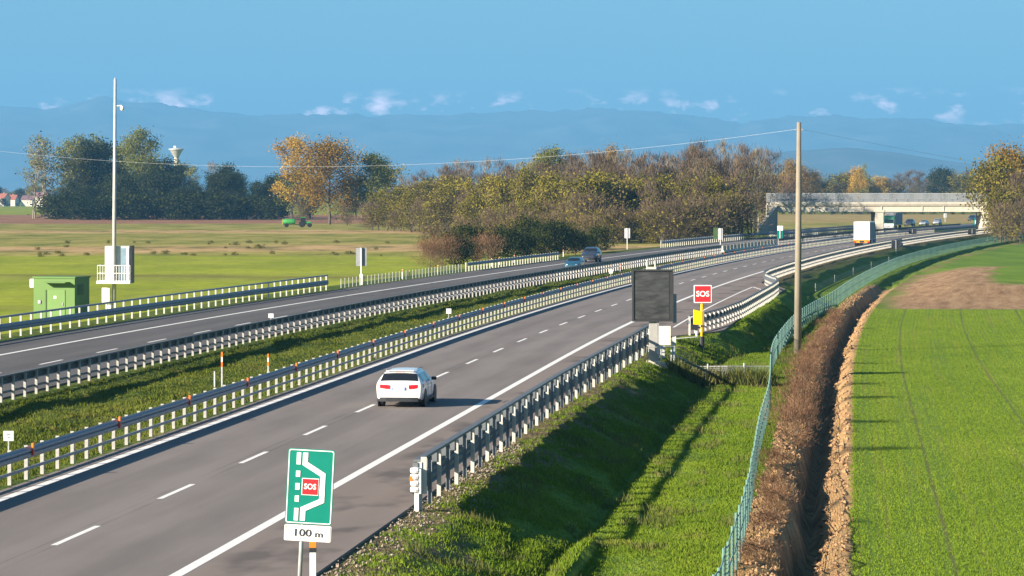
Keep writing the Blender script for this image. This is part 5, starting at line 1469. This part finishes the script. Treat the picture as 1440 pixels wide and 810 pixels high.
def s_weed(rg):
    Z = 68 * (240 / 68) ** rg.random(); u = rg.uniform(4.2 + lay(Z), 11.8)
    if n3(u * .7, Z * .3, 51) < .22: return 0, 0, 0
    return u, Z, .5 + rg.random()
blades('weeds', 5000, s_weed, .12, .26, .016, M['rank_blades'], 12)
# bits of gravel and earth clods on the near verge
def gravel():
    nr = random.Random(9); mb = MB()
    for _ in range(900):
        Z = nr.uniform(66, 110); u = 3.1 + abs(nr.gauss(0, .6)); r = nr.uniform(.02, .06); c = Vector((R(Z) + u, Z, ground(u, Z) + r * .3))
        vs = [c + Vector((r * nr.uniform(.6, 1.3) * a, r * nr.uniform(.6, 1.3) * b, r * nr.uniform(.5, 1) * d)) for a, b, d in ((1, 0, 0), (-1, 0, 0), (0, 1, 0), (0, -1, 0), (0, 0, 1), (0, 0, -1))]
        mb.add(vs, [(0, 2, 4), (2, 1, 4), (1, 3, 4), (3, 0, 4), (2, 0, 5), (1, 2, 5), (3, 1, 5), (0, 3, 5)])
    tag(mb.build('gravel', plain('gravel', (.24, .20, .16), .9, var=.5, scale=9)), kind='stuff')
gravel()

def clods():
    nr = random.Random(19); mb = MB()
    for _ in range(2600):
        Z = 74 * (300 / 74) ** nr.random(); u = nr.uniform(11.9, 13.1) if nr.random() < .6 else nr.uniform(14.0, 14.9); r = nr.uniform(.03, .10) * (1 if nr.random() < .8 else 1.6); c = Vector((R(Z) + u, Z, ground(u, Z) + r * .25))
        vs = [c + Vector((r * nr.uniform(.6, 1.3) * a, r * nr.uniform(.6, 1.3) * b, r * nr.uniform(.5, 1) * d)) for a, b, d in ((1, 0, 0), (-1, 0, 0), (0, 1, 0), (0, -1, 0), (0, 0, 1), (0, 0, -1))]
        mb.add(vs, [(0, 2, 4), (2, 1, 4), (1, 3, 4), (3, 0, 4), (2, 0, 5), (1, 2, 5), (3, 1, 5), (0, 3, 5)])
    tag(mb.build('earth_clods', plain('earth_clods', (.34, .21, .11), .95, var=.5, scale=3)), kind='stuff')
clods()

# ------------------------------------------------------------------ haze
hz = MB(); hz.box((0, 16000, 497), (34000, 33000, 1006)); hm = bpy.data.materials.new('haze'); hm.use_nodes = True
ht = hm.node_tree; ht.nodes.clear(); ho = ht.nodes.new('ShaderNodeOutputMaterial'); hv = ht.nodes.new('ShaderNodeVolumePrincipled')
hv.inputs['Color'].default_value = (.185, .51, .91, 1); hv.inputs['Density'].default_value = 9.0e-5; hv.inputs['Anisotropy'].default_value = 0.0
ht.links.new(hv.outputs[0], ho.inputs['Volume'])
tag(hz.build('haze', hm), kind='stuff')

# ------------------------------------------------------------------ sky, sun, camera
EL, AL = 20.0, 34.0
w = bpy.data.worlds.new('World'); S.world = w; w.use_nodes = True
wt_ = w.node_tree; bg = wt_.nodes['Background']
sky = wt_.nodes.new('ShaderNodeTexSky'); sky.sky_type = 'NISHITA'; sky.sun_disc = False
sky.sun_elevation = rad(EL); sky.sun_rotation = rad(270 - AL); sky.altitude = 200; sky.air_density = 1.0; sky.dust_density = .6; sky.ozone_density = 1.6
geo = wt_.nodes.new('ShaderNodeTexCoord'); sepw = wt_.nodes.new('ShaderNodeSeparateXYZ'); wt_.links.new(geo.outputs['Generated'], sepw.inputs[0])
mp_ = wt_.nodes.new('ShaderNodeMapping'); mp_.inputs['Scale'].default_value = (60, 60, 120); wt_.links.new(geo.outputs['Generated'], mp_.inputs['Vector'])
nz = wt_.nodes.new('ShaderNodeTexNoise'); nz.inputs['Scale'].default_value = 1.0; nz.inputs['Detail'].default_value = 7; nz.inputs['Roughness'].default_value = .6; wt_.links.new(mp_.outputs[0], nz.inputs['Vector'])
rp = wt_.nodes.new('ShaderNodeValToRGB'); rp.color_ramp.elements[0].position = .54; rp.color_ramp.elements[1].position = .72; wt_.links.new(nz.outputs[0], rp.inputs[0])
eb = wt_.nodes.new('ShaderNodeValToRGB'); e = eb.color_ramp.elements
mul = wt_.nodes.new('ShaderNodeMath'); mul.operation = 'MULTIPLY'; mul.inputs[1].default_value = 20.0; wt_.links.new(sepw.outputs[2], mul.inputs[0])
wt_.links.new(mul.outputs[0], eb.inputs[0])
e[0].position = .40; e[0].color = (0, 0, 0, 1); e[1].position = .50; e[1].color = (1, 1, 1, 1)
x_ = e.new(.56); x_.color = (1, 1, 1, 1); x_ = e.new(.66); x_.color = (0, 0, 0, 1)
mm = wt_.nodes.new('ShaderNodeMath'); mm.operation = 'MULTIPLY'; wt_.links.new(rp.outputs[0], mm.inputs[0]); wt_.links.new(eb.outputs[0], mm.inputs[1])
cm = wt_.nodes.new('ShaderNodeMix'); cm.data_type = 'RGBA'; wt_.links.new(mm.outputs[0], cm.inputs[0]); tint = wt_.nodes.new('ShaderNodeMix'); tint.data_type = 'RGBA'; tint.blend_type = 'MULTIPLY'; tint.inputs[0].default_value = 1.0; tint.inputs[7].default_value = (.55, .88, 1.09, 1)
wt_.links.new(sky.outputs[0], tint.inputs[6]); wt_.links.new(tint.outputs[2], cm.inputs[6]); cm.inputs[7].default_value = (85, 56, 60, 1)
wt_.links.new(cm.outputs[2], bg.inputs[0]); bg.inputs[1].default_value = .05 * .82

sd = bpy.data.lights.new('sun', 'SUN'); sd.energy = 5.0; sd.angle = rad(.5); sd.color = (1.0, .87, .69)
so_ = bpy.data.objects.new('sun', sd); link(so_)
d = Vector((math.cos(rad(EL)) * math.cos(rad(AL)), math.cos(rad(EL)) * math.sin(rad(AL)), -math.sin(rad(EL))))
so_.rotation_euler = d.to_track_quat('-Z', 'Y').to_euler(); so_.location = (-50, 0, 60)

cd = bpy.data.cameras.new('camera'); cam = bpy.data.objects.new('camera', cd); link(cam)
cam.location = (0, 0, CAMH); cam.rotation_euler = (rad(90), 0, 0)
cd.sensor_width = 36; cd.lens = 36 * F / 1440; cd.shift_y = -(405 - HOR) / 1440; cd.clip_start = .5; cd.clip_end = 90000
S.camera = cam
S.view_settings.view_transform = 'Standard'; S.view_settings.look = 'None'; S.view_settings.gamma = 1.0; S.view_settings.use_curve_mapping = False
S.view_settings.exposure = 1.5
S.render.engine = 'CYCLES'
cy = S.cycles; cy.use_denoising = True; cy.max_bounces = 6; cy.diffuse_bounces = 2; cy.glossy_bounces = 2; cy.transparent_max_bounces = 16; cy.volume_bounces = 0; cy.transmission_bounces = 2
cy.sample_clamp_indirect = 4.0
